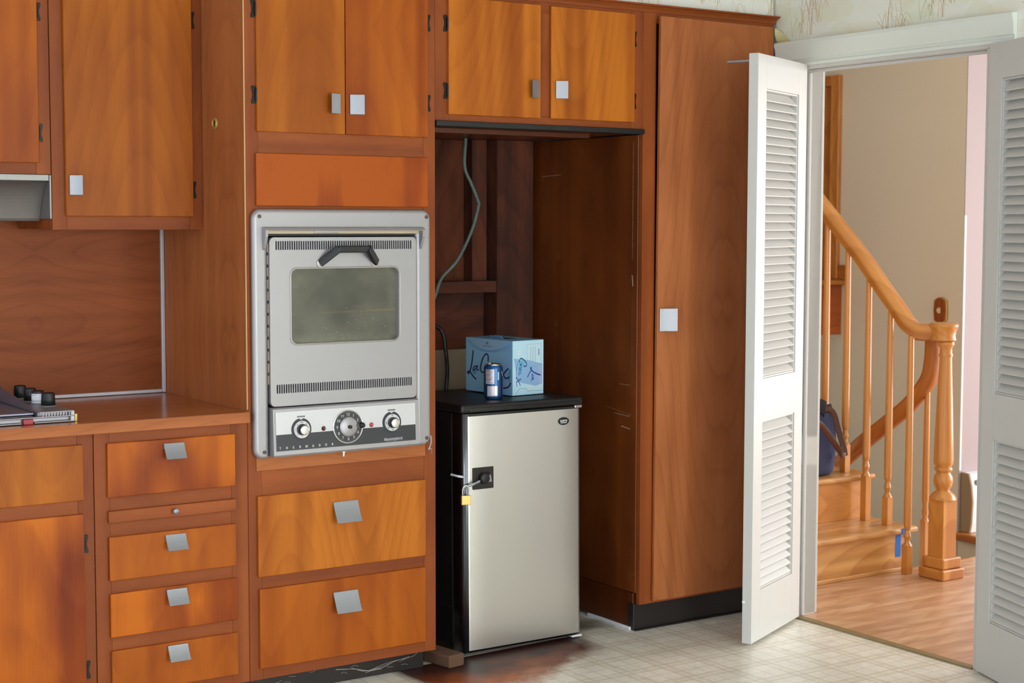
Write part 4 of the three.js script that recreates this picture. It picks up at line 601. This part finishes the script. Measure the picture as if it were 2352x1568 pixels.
  // open can
  const canTex = cv(512, 512, (c, w, h) => {
    const g = c.createLinearGradient(0, 0, w, 0); [[0, '#1c2350'], [0.3, '#234a80'], [0.5, '#2a6aa0'], [0.62, '#1c2450'], [0.75, '#1a2046'], [1, '#1c2350']].forEach(([a, q]) => g.addColorStop(a, q)); c.fillStyle = g; c.fillRect(0, 0, w, h);
    c.fillStyle = '#d6d2dc'; c.fillRect(150, 60, 84, 220); c.fillStyle = '#5c5868'; for (let i = 0; i < 12; i++) c.fillRect(154, 72 + i * 17, 40 + (i * 29 % 36), i % 4 ? 4 : 8);
    c.fillStyle = '#e0dbe6'; c.fillRect(170, 312, 92, 156); c.fillStyle = '#bcd8ea'; c.fillRect(262, 100, 14, 120); c.fillStyle = '#eaf4fa'; c.strokeStyle = '#eaf4fa'; c.lineWidth = 7; c.beginPath(); c.moveTo(312, 90); c.bezierCurveTo(300, 130, 330, 120, 318, 170); c.stroke();
  });
  const can = thing('drink_can', 'dark blue opened drink can in front of the carton', 'can', [3.062, 0.8725, -0.178], { local: true, turn: -3.35 });
  const cb = lathe([[0.024, 0.001], [0.027, 0], [0.0325, 0.009], [0.033, 0.014], [0.033, 0.104], [0.0325, 0.107], [0.0275, 0.1155]], 40); { const p = cb.attributes.position, u = cb.attributes.uv; for (let i = 0; i < u.count; i++) u.setY(i, p.getY(i) / 0.1155); } can.scale.setScalar(1.03);
  part(can, 'can_body', cb, phys({ map: canTex, metalness: 0.3, roughness: 0.26 }));
  part(can, 'can_top', lathe([[0, 0.1135], [0.022, 0.113], [0.0235, 0.1115], [0.0252, 0.1125], [0.0268, 0.1185], [0.028, 0.1178], [0.0275, 0.115]], 40), M.chrome); part(can, 'can_bottom', lathe([[0, 0.006], [0.018, 0.0035], [0.0245, 0.0005], [0.027, 0.0002]], 32), M.chrome);
  part(can, 'pull_tab', ext(rrShape(-0.008, 0.008, -0.011, 0.012, 0.0075), 0.0012, 0.0004, 1).rotateX(-1.15).translate(0, 0.119, 0.002), M.chrome);
}
{
  const g = wb(-0.034, 0.034, 0, 0.043, -0.21, 0, { grain: 'z', sx: 0.5, sy: 1 }, 0.006, 2);
  solo('wood_block', 'short worn wood block lying on the floor beside the refrigerator', 'wood block', g, M.block, { at: [2.782, 0.0005, 0.028], rot: [0, 0.16, 0] });
  solo('grey_cable', 'grey cable hanging in a bend in the refrigerator bay', 'cable', tube([[3.213, 1.805, -0.6], [3.208, 1.7, -0.6], [3.235, 1.64, -0.6], [3.266, 1.575, -0.6], [3.268, 1.545, -0.6], [3.235, 1.45, -0.6], [3.175, 1.345, -0.605], [3.12, 1.28, -0.625], [3.088, 1.2, -0.63], [3.04, 1.15, -0.64]], 0.0065, 60, 10), M.cable);
  solo('power_cord', 'black power cord arching behind the refrigerator', 'cord', tube([[3.03, 1.1, -0.64], [3.094, 1.102, -0.63], [3.125, 1.075, -0.625], [3.134, 1.02, -0.62], [3.142, 0.94, -0.62], [3.138, 0.86, -0.62], [3.13, 0.7, -0.62], [3.12, 0.45, -0.62]], 0.0075, 40, 10), M.black);
}
{ // dusty cobweb on the toe kick under the oven cabinet
  const r = mulberry(12), g = [], n = [[2.36, 0.05], [2.42, 0.04], [2.47, 0.022], [2.52, 0.028], [2.57, 0.042], [2.63, 0.05], [2.67, 0.062]];
  for (let k = 0; k < 5; k++) g.push(tube(n.slice(k % 3, 4 + k % 4).map(([x, y]) => [x + (r() - 0.5) * 0.02, y + (r() - 0.5) * 0.014, -0.034 + r() * 0.006]), 0.0007, 14, 5));
  for (let k = 0; k < 10; k++) { const x = 2.12 + r() * 0.5, y = 0.012 + r() * 0.04; g.push(tube([[x, y, -0.0365], [x + 0.012, y + 0.006 * (r() - 0.3), -0.035], [x + 0.024, y + 0.012 * (r() - 0.5), -0.036]], 0.0006, 6, 5)); }
  solo('cobweb', 'dusty white cobweb strands on the dark toe kick under the oven cabinet', 'cobweb', merge(g), std({ color: rgb(176, 168, 160), roughness: 1 }), { kind: 'stuff' });
}
// ---------------------------------------------------------------- louvred doors
{
  const W = 0.471, H = 2.06, t = 0.035, cache = {};
  const leaf = (name, label, pos, turn) => {
    const d = thing(name, label, 'door', pos, { kind: 'structure', turn, local: true });
    const geo = (k, f) => (cache[k] ??= f()), add = (n, k, f) => { const o = new THREE.Mesh(geo(k, f), M.whitePaint); o.name = n; o.castShadow = o.receiveShadow = true; d.add(o); return o; };
    add('stile', 's1', () => bx(0, 0.079, 0, H, -t, 0, 0.001, 1)); add('stile', 's2', () => bx(0.392, W, 0, H, -t, 0, 0.001, 1));
    for (const [k, a, b] of [['r1', 0, 0.179], ['r2', 0.782, 0.932], ['r3', 1.944, H]]) add('rail', k, () => bx(0.0788, 0.3922, a, b, -t, 0, 0.0006));
    for (const [k, y0, y1, n] of [['u', 0.932, 1.944, 33], ['l', 0.179, 0.782, 19]]) {
      add('bead', k + 'b', () => merge(bx(0.079, 0.086, y0, y1, -t + 0.004, -0.004, 0.002), bx(0.385, 0.392, y0, y1, -t + 0.004, -0.004, 0.002), bx(0.086, 0.385, y1 - 0.007, y1, -t + 0.004, -0.004, 0.002), bx(0.086, 0.385, y0, y0 + 0.007, -t + 0.004, -0.004, 0.002)));
      const sl = geo('slat', () => bx(0.0855, 0.3855, -0.0215, 0.0215, -0.0032, 0.0032, 0.0028, 1)), p = (y1 - y0 - 0.02) / n;
      for (let i = 0; i < n; i++) { const m = new THREE.Mesh(sl, M.whitePaint); m.name = 'slat'; m.castShadow = m.receiveShadow = true; m.position.set(0, y0 + 0.01 + (i + 0.5) * p, -t / 2); m.rotation.x = -0.66; d.add(m); }
    }
    return d;
  };
  const a = leaf('door_1', 'bright white louvred door leaf standing open beside the pantry cabinet', [3.777, 0.0115, 0.386], Math.atan2(0.427, 0.904));
  part(a, 'catch_pin', cyl(0.0045, 0.085, 12).rotateX(-Math.PI / 2).translate(0.012, 2.035, -0.034), M.alu, { label: 'metal pin sticking out of the door edge' });
  part(a, 'bumper', new THREE.SphereGeometry(0.006, 12, 8).translate(-0.001, 0.148, -0.03), M.white);
  leaf('door_2', 'shaded white louvred door leaf cut off by the right edge', [4.2 - 0.358 * 0.033, 0.008, 1.0 + 0.934 * 0.033], Math.atan2(-0.934, -0.358));
}
// ---------------------------------------------------------------- stair hall
{
  const FX = 6.05, z0 = -0.195, rise = 0.197, run = 0.25, HC = 3.7, ZN = 2.3, XE = 7.9;
  // floors
  const hf = thing('floor_hall', 'worn oak strip floor of the stair hall', null, [5.2, 0, 0.9], { kind: 'structure' });
  part(hf, 'subfloor', merge(bx(XW + 0.013, 5.2, -0.1, -0.012, -0.19, ZN, 0), bx(5.2, FX + 0.02, -0.1, -0.012, -0.19, ZN, 0), bx(FX + 0.02, XE, -0.1, -0.012, -0.636, ZN, 0)), M.rough);
  { const tones = [0, 1, 2, 3].map((i) => phys({ map: T.oakFloor, color: rgb(255 - i * 6, 250 - i * 7, 246 - i * 8), roughness: 0.34 + i * 0.03, clearcoat: 0.35, clearcoatRoughness: 0.3 }));
    const r = mulberry(31); let z = -0.188; const w = 0.057;
    for (let i = 0; z < 1.3; i++, z += w) { let x = XW + 0.0135 - 0; const x1 = FX + 0.018; let first = true; while (x < x1 - 0.02) { const L = first ? 0.35 + r() * 0.9 : 0.7 + r() * 0.7, e = Math.min(x1, x + L); part(hf, 'plank', wb(x, e - 0.0006, -0.012, -r() * 0.0003, z, z + w - 0.0007, { grain: 'x', sx: 0.5, sy: 1 }, 0.0006), tones[r() * 4 | 0]); x = e; first = false; } }
    part(hf, 'plank', wb(XW + 0.0135, FX + 0.018, -0.012, 0, z, ZN, { grain: 'x', sx: 0.5, sy: 1 }, 0), tones[1]); part(hf, 'plank', wb(FX + 0.019, XE, -0.012, 0, -0.636, ZN, { grain: 'x', sx: 0.5, sy: 1 }, 0), tones[1]); }
  part(hf, 'nosing', wb(5.24, FX, -0.022, 0.001, -0.215, -0.1885, { grain: 'x', sx: 0.5, sy: 1 }, 0.008, 2), M.oakRail);
  part(hf, 'nosing', wb(FX - 0.035, FX + 0.0185, -0.034, 0.004, -0.636, -0.216, { grain: 'z', sx: 0.5, sy: 1 }, 0.009, 2), M.oakRed, { label: 'reddish wood nosing at the edge of the entry floor' });
  // walls
  struct('wall_hall', bx(FX, FX + 0.1, -2.2, HC, -3.4, -0.6405, 0), M.beige, 'beige stair wall in the hall');
  struct('wall_stairwell', merge(bx(FX, FX + 0.1, -2.2, -0.035, -0.636, -0.19, 0), bx(5.2, FX, -2.2, -0.1, -0.15, -0.08, 0)), M.beige, 'low beige wall of the stairwell under the floor');
  struct('wall_entry', merge(bx(FX, XE, -0.034, HC, -0.64, -0.636, 0), bx(FX + 0.101, XE, -0.1, HC, -0.74, -0.64, 0)), M.pink, 'bright pinkish white wall of the entry');
  part(scene.getObjectByName('wall_entry'), 'corner_bead', bx(FX - 0.002, FX + 0.012, 0.3, 1.53, -0.642, -0.6335, 0.003), M.white, { label: 'white corner strip' });
  struct('wall_hall_front', (() => { const s = shapeOf([[XH, -0.1], [XE, -0.1], [XE, HC], [XH, HC]]); return ext(s, 0.12, 0).translate(0, 0, ZN); })(), M.beige, 'hall wall near the camera');
  struct('wall_hall_right', (() => { const s = shapeOf([[-ZN - 0.12, -0.1], [0.74, -0.1], [0.74, HC], [-ZN - 0.12, HC]]); s.holes.push(shapeOf([[-1.95, 0.15], [-1.95, 2.25], [-0.25, 2.25], [-0.25, 0.15]])); return ext(s, 0.1, 0).rotateY(Math.PI / 2).translate(XE, 0, 0); })(), M.beige, 'right wall of the entry with a glazed door'); struct('wall_stair_end', bx(XH, FX + 0.1, -2.2, HC, -3.5, -3.4, 0), M.beige, 'end wall of the stairs');
  struct('wall_stair_left', merge(bx(XH - 0.1, XH, -2.2, HC, -3.4, ZB - 0.1, 0), bx(XH - 0.1, XH, CEIL, HC, ZB - 0.1, ZN + 0.12, 0), bx(XH - 0.1, XH, -2.2, -0.1, ZB - 0.1, -0.1, 0)), M.beige, 'left wall of the stairs'); struct('ceiling_hall', bx(XH - 0.1, XE + 0.1, HC, HC + 0.1, -3.5, ZN + 0.12, 0), M.ceiling, 'white ceiling of the hall');
  { const w = thing('door_3', 'glazed entry door outside the picture', 'door', [XE + 0.05, 0.15, 1.1], { kind: 'structure' }); const B = (a, b, c, d) => bx(XE + 0.02, XE + 0.06, c, d, a, b, 0.004); part(w, 'door_frame', merge(B(0.25, 0.33, 0.15, 2.25), B(1.87, 1.95, 0.15, 2.25), B(0.33, 1.87, 0.15, 0.3), B(0.33, 1.87, 2.17, 2.25)), M.whitePaint); part(w, 'mullion', B(1.07, 1.13, 0.3, 2.17), M.whitePaint); }
  // stairs up
  const st = thing('staircase', 'oak stairs rising behind the doorway with rounded treads', 'stairs', [4.76, 0, -0.8]);
  const y = (i) => (i <= 1 ? 0.19 * i : 0.19 + rise * (i - 1)), XS = 5.205;
  for (let i = 1; i <= 6; i++) {
    const zr = z0 - (i - 1) * run;
    if (i <= 6) part(st, 'riser', wb(XH + 0.002, XS, y(i - 1) + 0.0005, y(i) - 0.0275, zr - 0.018, zr, { grain: 'h', sx: 0.5, sy: 1 }, 0.001), i % 2 ? M.oak : M.oakRail);
    if (i <= 5) part(st, 'tread', wb(XH + 0.002, XS + 0.045, y(i) - 0.027, y(i), zr - run + 0.0005 - 0.018, zr + 0.026, { grain: 'x', sx: 0.5, sy: 1 }, 0.012, 3), M.oak);
  }
  part(st, 'shoe_moulding', wb(XH + 0.002, XS, 0.0005, 0.018, z0, z0 + 0.014, { grain: 'h' }, 0.005, 2), M.oak);
  part(st, 'stringer', (() => { const pts = [[-z0 + 0.001, 0.001]]; for (let i = 1; i <= 6; i++) { pts.push([-(z0 - (i - 1) * run) + 0.001, y(i) - 0.028]); if (i < 6) pts.push([-(z0 - i * run) + 0.0, y(i) - 0.028]); } pts.push([1.5, y(6) - 0.028], [1.5, y(6) - 0.32], [0.52, 0.001]); return uv(ext(shapeOf(pts), 0.018, 0.0005, 1).rotateY(Math.PI / 2).translate(XS - 0.02, 0, 0), { grain: 'h', sx: 0.5, sy: 1 }); })(), M.beige);
  const zl = z0 - 5 * run - 0.018, yl = 1.2;
  part(st, 'landing', wb(XH + 0.002, FX - 0.002, yl - 0.028, yl, -3.39, zl + 0.06, { grain: 'x', sx: 0.5, sy: 1 }, 0.012, 3), M.oakRed);
  part(st, 'fascia', wb(XS + 0.001, FX - 0.002, yl - 0.285, yl - 0.029, zl + 0.005, zl + 0.03, { grain: 'h', sx: 0.32, sy: 0.7 }, 0.002), M.oakFascia, { label: 'strongly grained oak fascia under the landing' });
  part(st, 'landing_soffit', bx(XH + 0.002, FX - 0.002, yl - 0.3, yl - 0.286, -3.39, zl + 0.004, 0), M.beige);
  // steps down, mostly hidden below the rail
  for (let i = 1; i <= 7; i++) { part(st, 'tread', wb(XS + 0.06, FX - 0.001, -rise * i - 0.027, -rise * i, -0.19 - i * run, -0.19 - (i - 1) * run + 0.02, { grain: 'x', sx: 0.5, sy: 1 }, 0.01, 2), M.oak); part(st, 'riser', wb(XS + 0.06, FX - 0.001, -rise * i - 0.17, -rise * i - 0.028, -0.19 - i * run - 0.015, -0.19 - i * run, { grain: 'h', sx: 0.5, sy: 1 }, 0.001), M.oak); }
  struct('wall_under_stairs', (() => { const pts = [[0.2, -0.001], [0.2, -2.2], [2.2, -2.2], [2.2, 0.9], [1.5, 0.85], [0.52, -0.001]]; return ext(shapeOf(pts), 0.03, 0).rotateY(Math.PI / 2).translate(XS - 0.024, 0, 0); })(), M.beige, 'beige wall below the stair string');
  const tape = merge(bx(5.136, 5.166, 0.062, 0.163, z0, z0 + 0.0015, 0), bx(5.145, 5.175, 0.163, 0.1895, z0 + 0.0262, z0 + 0.0277, 0));
  solo('tape_strip', 'strip of blue masking tape stuck over the lowest tread', 'tape', tape, M.tape);

  // railings
  const rail = thing('stair_railing', 'turned oak newel post and balusters with a curved handrail', 'railing', [5.21, 0, 0.0]);
  const NX = 5.215, NZ = -0.011, RX = 5.155;
  const newel = part(rail, 'newel_post', merge(uv(bx(NX - 0.068, NX + 0.068, 0, 0.045, NZ - 0.068, NZ + 0.068, 0.008, 2), { sx: 0.5 }), uv(bx(NX - 0.058, NX + 0.058, 0.045, 0.092, NZ - 0.058, NZ + 0.058, 0.008, 2), { sx: 0.5 }), uv(bx(NX - 0.041, NX + 0.041, 0.09, 0.345, NZ - 0.041, NZ + 0.041, 0.003), { sx: 0.5 }),
    lathe([[0.056, 0.335], [0.05, 0.352], [0.03, 0.368], [0.027, 0.374], [0.036, 0.39], [0.0405, 0.41], [0.038, 0.43], [0.029, 0.446], [0.029, 0.45], [0.037, 0.456], [0.037, 0.466], [0.031, 0.471], [0.0395, 0.482], [0.041, 0.5], [0.0385, 0.6], [0.034, 0.72], [0.0285, 0.85], [0.0255, 0.93], [0.0285, 0.937], [0.0285, 0.945], [0.0255, 0.95], [0.026, 0.972], [0.034, 0.984], [0.034, 0.997], [0.026, 1.002]], 32).translate(NX, 0, NZ)), M.oakRail, { label: 'turned newel post on a square base' });
  part(rail, 'newel_cap', lathe([[0, 1.0], [0.05, 1.0], [0.053, 1.006], [0.05, 1.014], [0.049, 1.022], [0.052, 1.04], [0.058, 1.056], [0.061, 1.064], [0.06, 1.07], [0.054, 1.076], [0, 1.077]], 36).translate(NX, 0, NZ - 0.014), M.oakRail, { label: 'round moulded cap' });
  const rp = [[-0.022, -0.03], [0.022, -0.03], [0.024, -0.018], [0.03, -0.006], [0.034, 0.012], [0.03, 0.026], [0.016, 0.034], [-0.016, 0.034], [-0.03, 0.026], [-0.034, 0.012], [-0.03, -0.006], [-0.024, -0.018]];
  const hr = [[NX - 0.004, 1.037, NZ - 0.02], [5.2, 1.036, -0.065], [5.17, 1.036, -0.115], [RX, 1.064, -0.165], [RX, 1.13, -0.23], [RX, 1.21, -0.31], [RX, 1.335, -0.43], [RX, 1.45, -0.555], [RX, 1.562, -0.68], [RX, 1.9, -1.06], [RX, 2.15, -1.35]];
  part(rail, 'handrail', sweep(curve(hr, 60), rp, V(0, 1, 0), 0.9, [0.5, 1]), M.oakRail, { label: 'curved oak handrail sweeping up the stairs' });
  const baluster = (x, z, yb, yt, sq = 0.125) => {
    const g = merge(uv(bx(-0.0165, 0.0165, 0, sq, -0.0165, 0.0165, 0.002), { sx: 0.5 }), lathe([[0.0205, sq - 0.004], [0.017, sq + 0.005], [0.0105, sq + 0.014], [0.0125, sq + 0.018], [0.0105, sq + 0.022], [0.0155, sq + 0.034], [0.016, sq + 0.04], [0.011, sq + 0.058], [0.0105, sq + 0.066], [0.0145, sq + 0.071], [0.0145, sq + 0.078], [0.0168, sq + 0.088], [0.0162, sq + 0.3], [0.0125, yt - yb]], 16)).translate(x, yb, z);
    return part(rail, 'baluster', g, M.oakRail); };
  const railY = (z) => { const c = curve(hr, 200); let b = c[0]; for (const p of c) if (Math.abs(p.z - z) < Math.abs(b.z - z)) b = p; return b.y - 0.028; };
  for (let i = 0; i < 9; i++) { const z = -0.137 - i * 0.1275, k = z > z0 ? 0 : Math.floor((z0 + 0.02 - z) / run) + 1; if (i === 0) baluster(RX - 0.012, z + 0.0, 0, railY(z)); else if (k <= 5) baluster(RX, z, y(Math.ceil(i / 2)), railY(z), i % 2 ? 0.125 : 0.2); }
  const lr = [[5.33, 1.0, -0.178], [5.33, 0.9, -0.183], [5.33, 0.81, -0.208], [5.33, 0.705, -0.3], [5.33, 0.615, -0.418], [5.33, 0.505, -0.57], [5.33, 0.39, -0.716], [5.33, 0.02, -1.19], [5.33, -0.14, -1.39]];
  const rpSide = rp.map(([p, q]) => [q, p]).reverse();
  const low = thing('lower_railing', 'reddish oak handrail with balusters descending behind the newel post', 'railing', [5.335, 0, -0.4]);
  part(low, 'handrail', merge(sweep(curve(lr, 60), rpSide, V(1, 0, 0), 0.9, [0.5, 1]), uv(bx(5.235, 5.352, 0.99, 1.03, -0.212, -0.115, 0.012, 2), { sx: 0.5 })), M.oakRed, { label: 'reddish oak handrail going down' });
  { const lc = curve(lr, 200), ry = (z) => { let b = lc[199]; for (const p of lc) if (p.z < -0.185 && Math.abs(p.z - z) < Math.abs(b.z - z)) b = p; return b.y - 0.015; };
    const bal = (z, yb) => { const yt = ry(z), sq = 0.2; part(low, 'baluster', merge(uv(bx(-0.015, 0.015, 0, sq, -0.015, 0.015, 0.002), { sx: 0.5 }), lathe([[0.018, sq - 0.004], [0.0105, sq + 0.014], [0.0155, sq + 0.036], [0.0105, sq + 0.06], [0.0155, sq + 0.09], [0.0115, yt - yb]], 14)).translate(5.335, yb, z), M.oakRail); };
    bal(-0.212, 0.0); bal(-0.57, -rise * 2); bal(-0.84, -rise * 3); bal(-1.09, -rise * 4); }
  // cabinet door on the landing, skirting, switch plate, heater
  const cd = thing('closet_door', 'dark wooden closet door and casing on the upper landing', 'door', [FX - 0.012, yl, -1.62]);
  part(cd, 'casing', wb(FX - 0.026, FX - 0.0005, yl + 0.0005, 2.255, -1.512, -1.45, { sx: 0.5, sy: 1 }, 0.006, 2), M.oakRail); part(cd, 'head_casing', wb(FX - 0.024, FX - 0.0005, 2.2, 2.255, -2.2, -1.5125, { grain: 'h', sx: 0.5, sy: 1 }, 0.004), M.oakRed); part(cd, 'door_panel', wb(FX - 0.014, FX - 0.0005, yl + 0.002, 2.1995, -2.2, -1.513, { sx: 0.5, sy: 1 }, 0.002), M.oakRed);
  struct('baseboard_landing', wb(FX - 0.016, FX - 0.0005, yl + 0.0005, yl + 0.075, -1.4495, -1.37, { grain: 'h', sx: 0.5, sy: 1 }, 0.003), M.oakRed, 'dark red wooden skirting on the landing');
  const sw = thing('switch_plate', 'wood and brass light switch plate on the beige hall wall', 'switch plate', [FX, 1.07, -0.765], { local: true });
  { const oct = (w, h, k) => shapeOf([[-w + 0.004, -h + k], [-w * 0.3, -h], [w * 0.3, -h], [w - 0.004, -h + k], [w, 0], [w - 0.004, h - k], [w * 0.3, h], [-w * 0.3, h], [-w + 0.004, h - k], [-w, 0]]);
    part(sw, 'brass_backing', ext(oct(0.042, 0.064, 0.014), 0.014, 0.003, 2).rotateY(-Math.PI / 2), M.brass); part(sw, 'wood_face', uv(ext(oct(0.033, 0.06, 0.014), 0.008, 0.002, 1).rotateY(-Math.PI / 2).translate(-0.0125, 0, 0), { sx: 0.3, sy: 0.6 }), M.frame);
    part(sw, 'toggle', merge(bx(-0.034, -0.018, -0.006, 0.008, -0.005, 0.005, 0.002), bx(-0.0225, -0.02, -0.014, 0.014, -0.009, 0.009, 0.001)), std({ color: rgb(222, 206, 150), roughness: 0.4 })); }
  const ht = thing('baseboard_heater', 'white baseboard heater with a dark slot in the entry', 'heater', [6.9, 0, -0.601]);
  part(ht, 'casing', ext(shapeOf([[-0.634, 0.004], [-0.581, 0.004], [-0.571, 0.05], [-0.566, 0.16], [-0.576, 0.235], [-0.591, 0.285], [-0.634, 0.29]].map(([z, q]) => [-z, q])), 1.75, 0.002, 1).rotateY(Math.PI / 2).translate(6.075, 0, 0), M.white);
  part(ht, 'end_cap', ext(shapeOf([[-0.632, 0.004], [-0.576, 0.004], [-0.567, 0.05], [-0.562, 0.16], [-0.572, 0.235], [-0.588, 0.29], [-0.632, 0.294]].map(([z, q]) => [-z, q])), 0.014, 0.002, 1).rotateY(Math.PI / 2).translate(6.06, 0, 0), std({ color: rgb(160, 140, 112), roughness: 0.8 }), { label: 'beige painted curved end cap' });
  part(ht, 'slot', ext(rrShape(6.095, 6.4, 0.232, 0.258, 0.012), 0.02, 0.002, 1).translate(0, 0, -0.592), std({ color: rgb(120, 124, 122), roughness: 0.6 }));

  // shoulder bag on the second tread
  const b = thing('shoulder_bag', 'navy canvas bag with brown leather straps on the stairs', 'bag', [4.985, y(2), -0.56]);
  { const N = 40, R = 22, pos = [], idx = []; const r = mulberry(4);
    for (let j = 0; j <= R; j++) { const q = j / R, a = 0.145 * (0.82 + 0.2 * Math.sin(q * 2.2)) * (1 - 0.5 * q * q * 0.3), bz = 0.078 * (1 - 0.45 * q) * (0.9 + 0.1 * Math.sin(q * 3));
      for (let i = 0; i < N; i++) { const t = i / N * 2 * Math.PI, c = Math.cos(t), s = Math.sin(t), fold = 1 + 0.05 * Math.sin(t * 5 + q * 2) * (0.3 + q) + 0.03 * Math.sin(t * 11 + q * 5) * q, e = (v) => Math.sign(v) * Math.pow(Math.abs(v), 0.75); let yy = y(2) + 0.003 + 0.275 * q + (q > 0.9 ? 0.02 * c * c * (s > 0 ? 0.3 : 1.4) : 0); if (j === 0) yy += 0; pos.push(4.955 + e(c) * a * (1 + 0.08 * q) * fold * (j === 0 ? 0.9 : 1), yy, -0.545 + e(s) * bz * fold * (j === 0 ? 0.9 : 1)); } }
    for (let j = 0; j < R; j++) for (let i = 0; i < N; i++) { const k = (i + 1) % N; idx.push(j * N + i, (j + 1) * N + i, j * N + k, j * N + k, (j + 1) * N + i, (j + 1) * N + k); }
    const base = pos.length / 3; pos.push(4.945, y(2) + 0.003, -0.545); for (let i = 0; i < N; i++) idx.push(base, i, (i + 1) % N);
    const top = pos.length / 3; pos.push(4.945, y(2) + 0.2, -0.545); for (let i = 0; i < N; i++) idx.push(top, R * N + (i + 1) % N, R * N + i);
    const g = new THREE.BufferGeometry(); g.setAttribute('position', new THREE.Float32BufferAttribute(pos, 3)); g.setIndex(idx); g.computeVertexNormals(); part(b, 'bag_body', prep(g), std({ color: rgb(58, 64, 98), roughness: 0.92, side: THREE.DoubleSide })); }
  part(b, 'flap', sweep(curve([[4.86, y(2) + 0.3, -0.5], [4.93, y(2) + 0.315, -0.485], [5.0, y(2) + 0.3, -0.5], [5.02, y(2) + 0.27, -0.52]], 14), rr(0.004, 0.06, 0.0015, 2), V(0, 1, 0.15), 0.8), M.navyDark);
  const strap = (pts) => sweep(curve(pts, 40), rr(0.026, 0.004, 0.0015, 2), V(-0.6, 0.25, 0.75).normalize(), 0.9);
  part(b, 'strap', strap([[4.86, y(2) + 0.27, -0.455], [4.93, y(2) + 0.235, -0.448], [5.0, y(2) + 0.165, -0.448], [5.06, y(2) + 0.1, -0.45], [5.095, y(2) + 0.085, -0.46]]), M.leather); part(b, 'strap', strap([[5.095, y(2) + 0.085, -0.46], [5.1, y(2) + 0.12, -0.475], [5.08, y(2) + 0.2, -0.49], [5.06, y(2) + 0.27, -0.5], [5.03, y(2) + 0.29, -0.515], [5.0, y(2) + 0.25, -0.53]]), M.leather);
}
renderer.render(scene, camera);
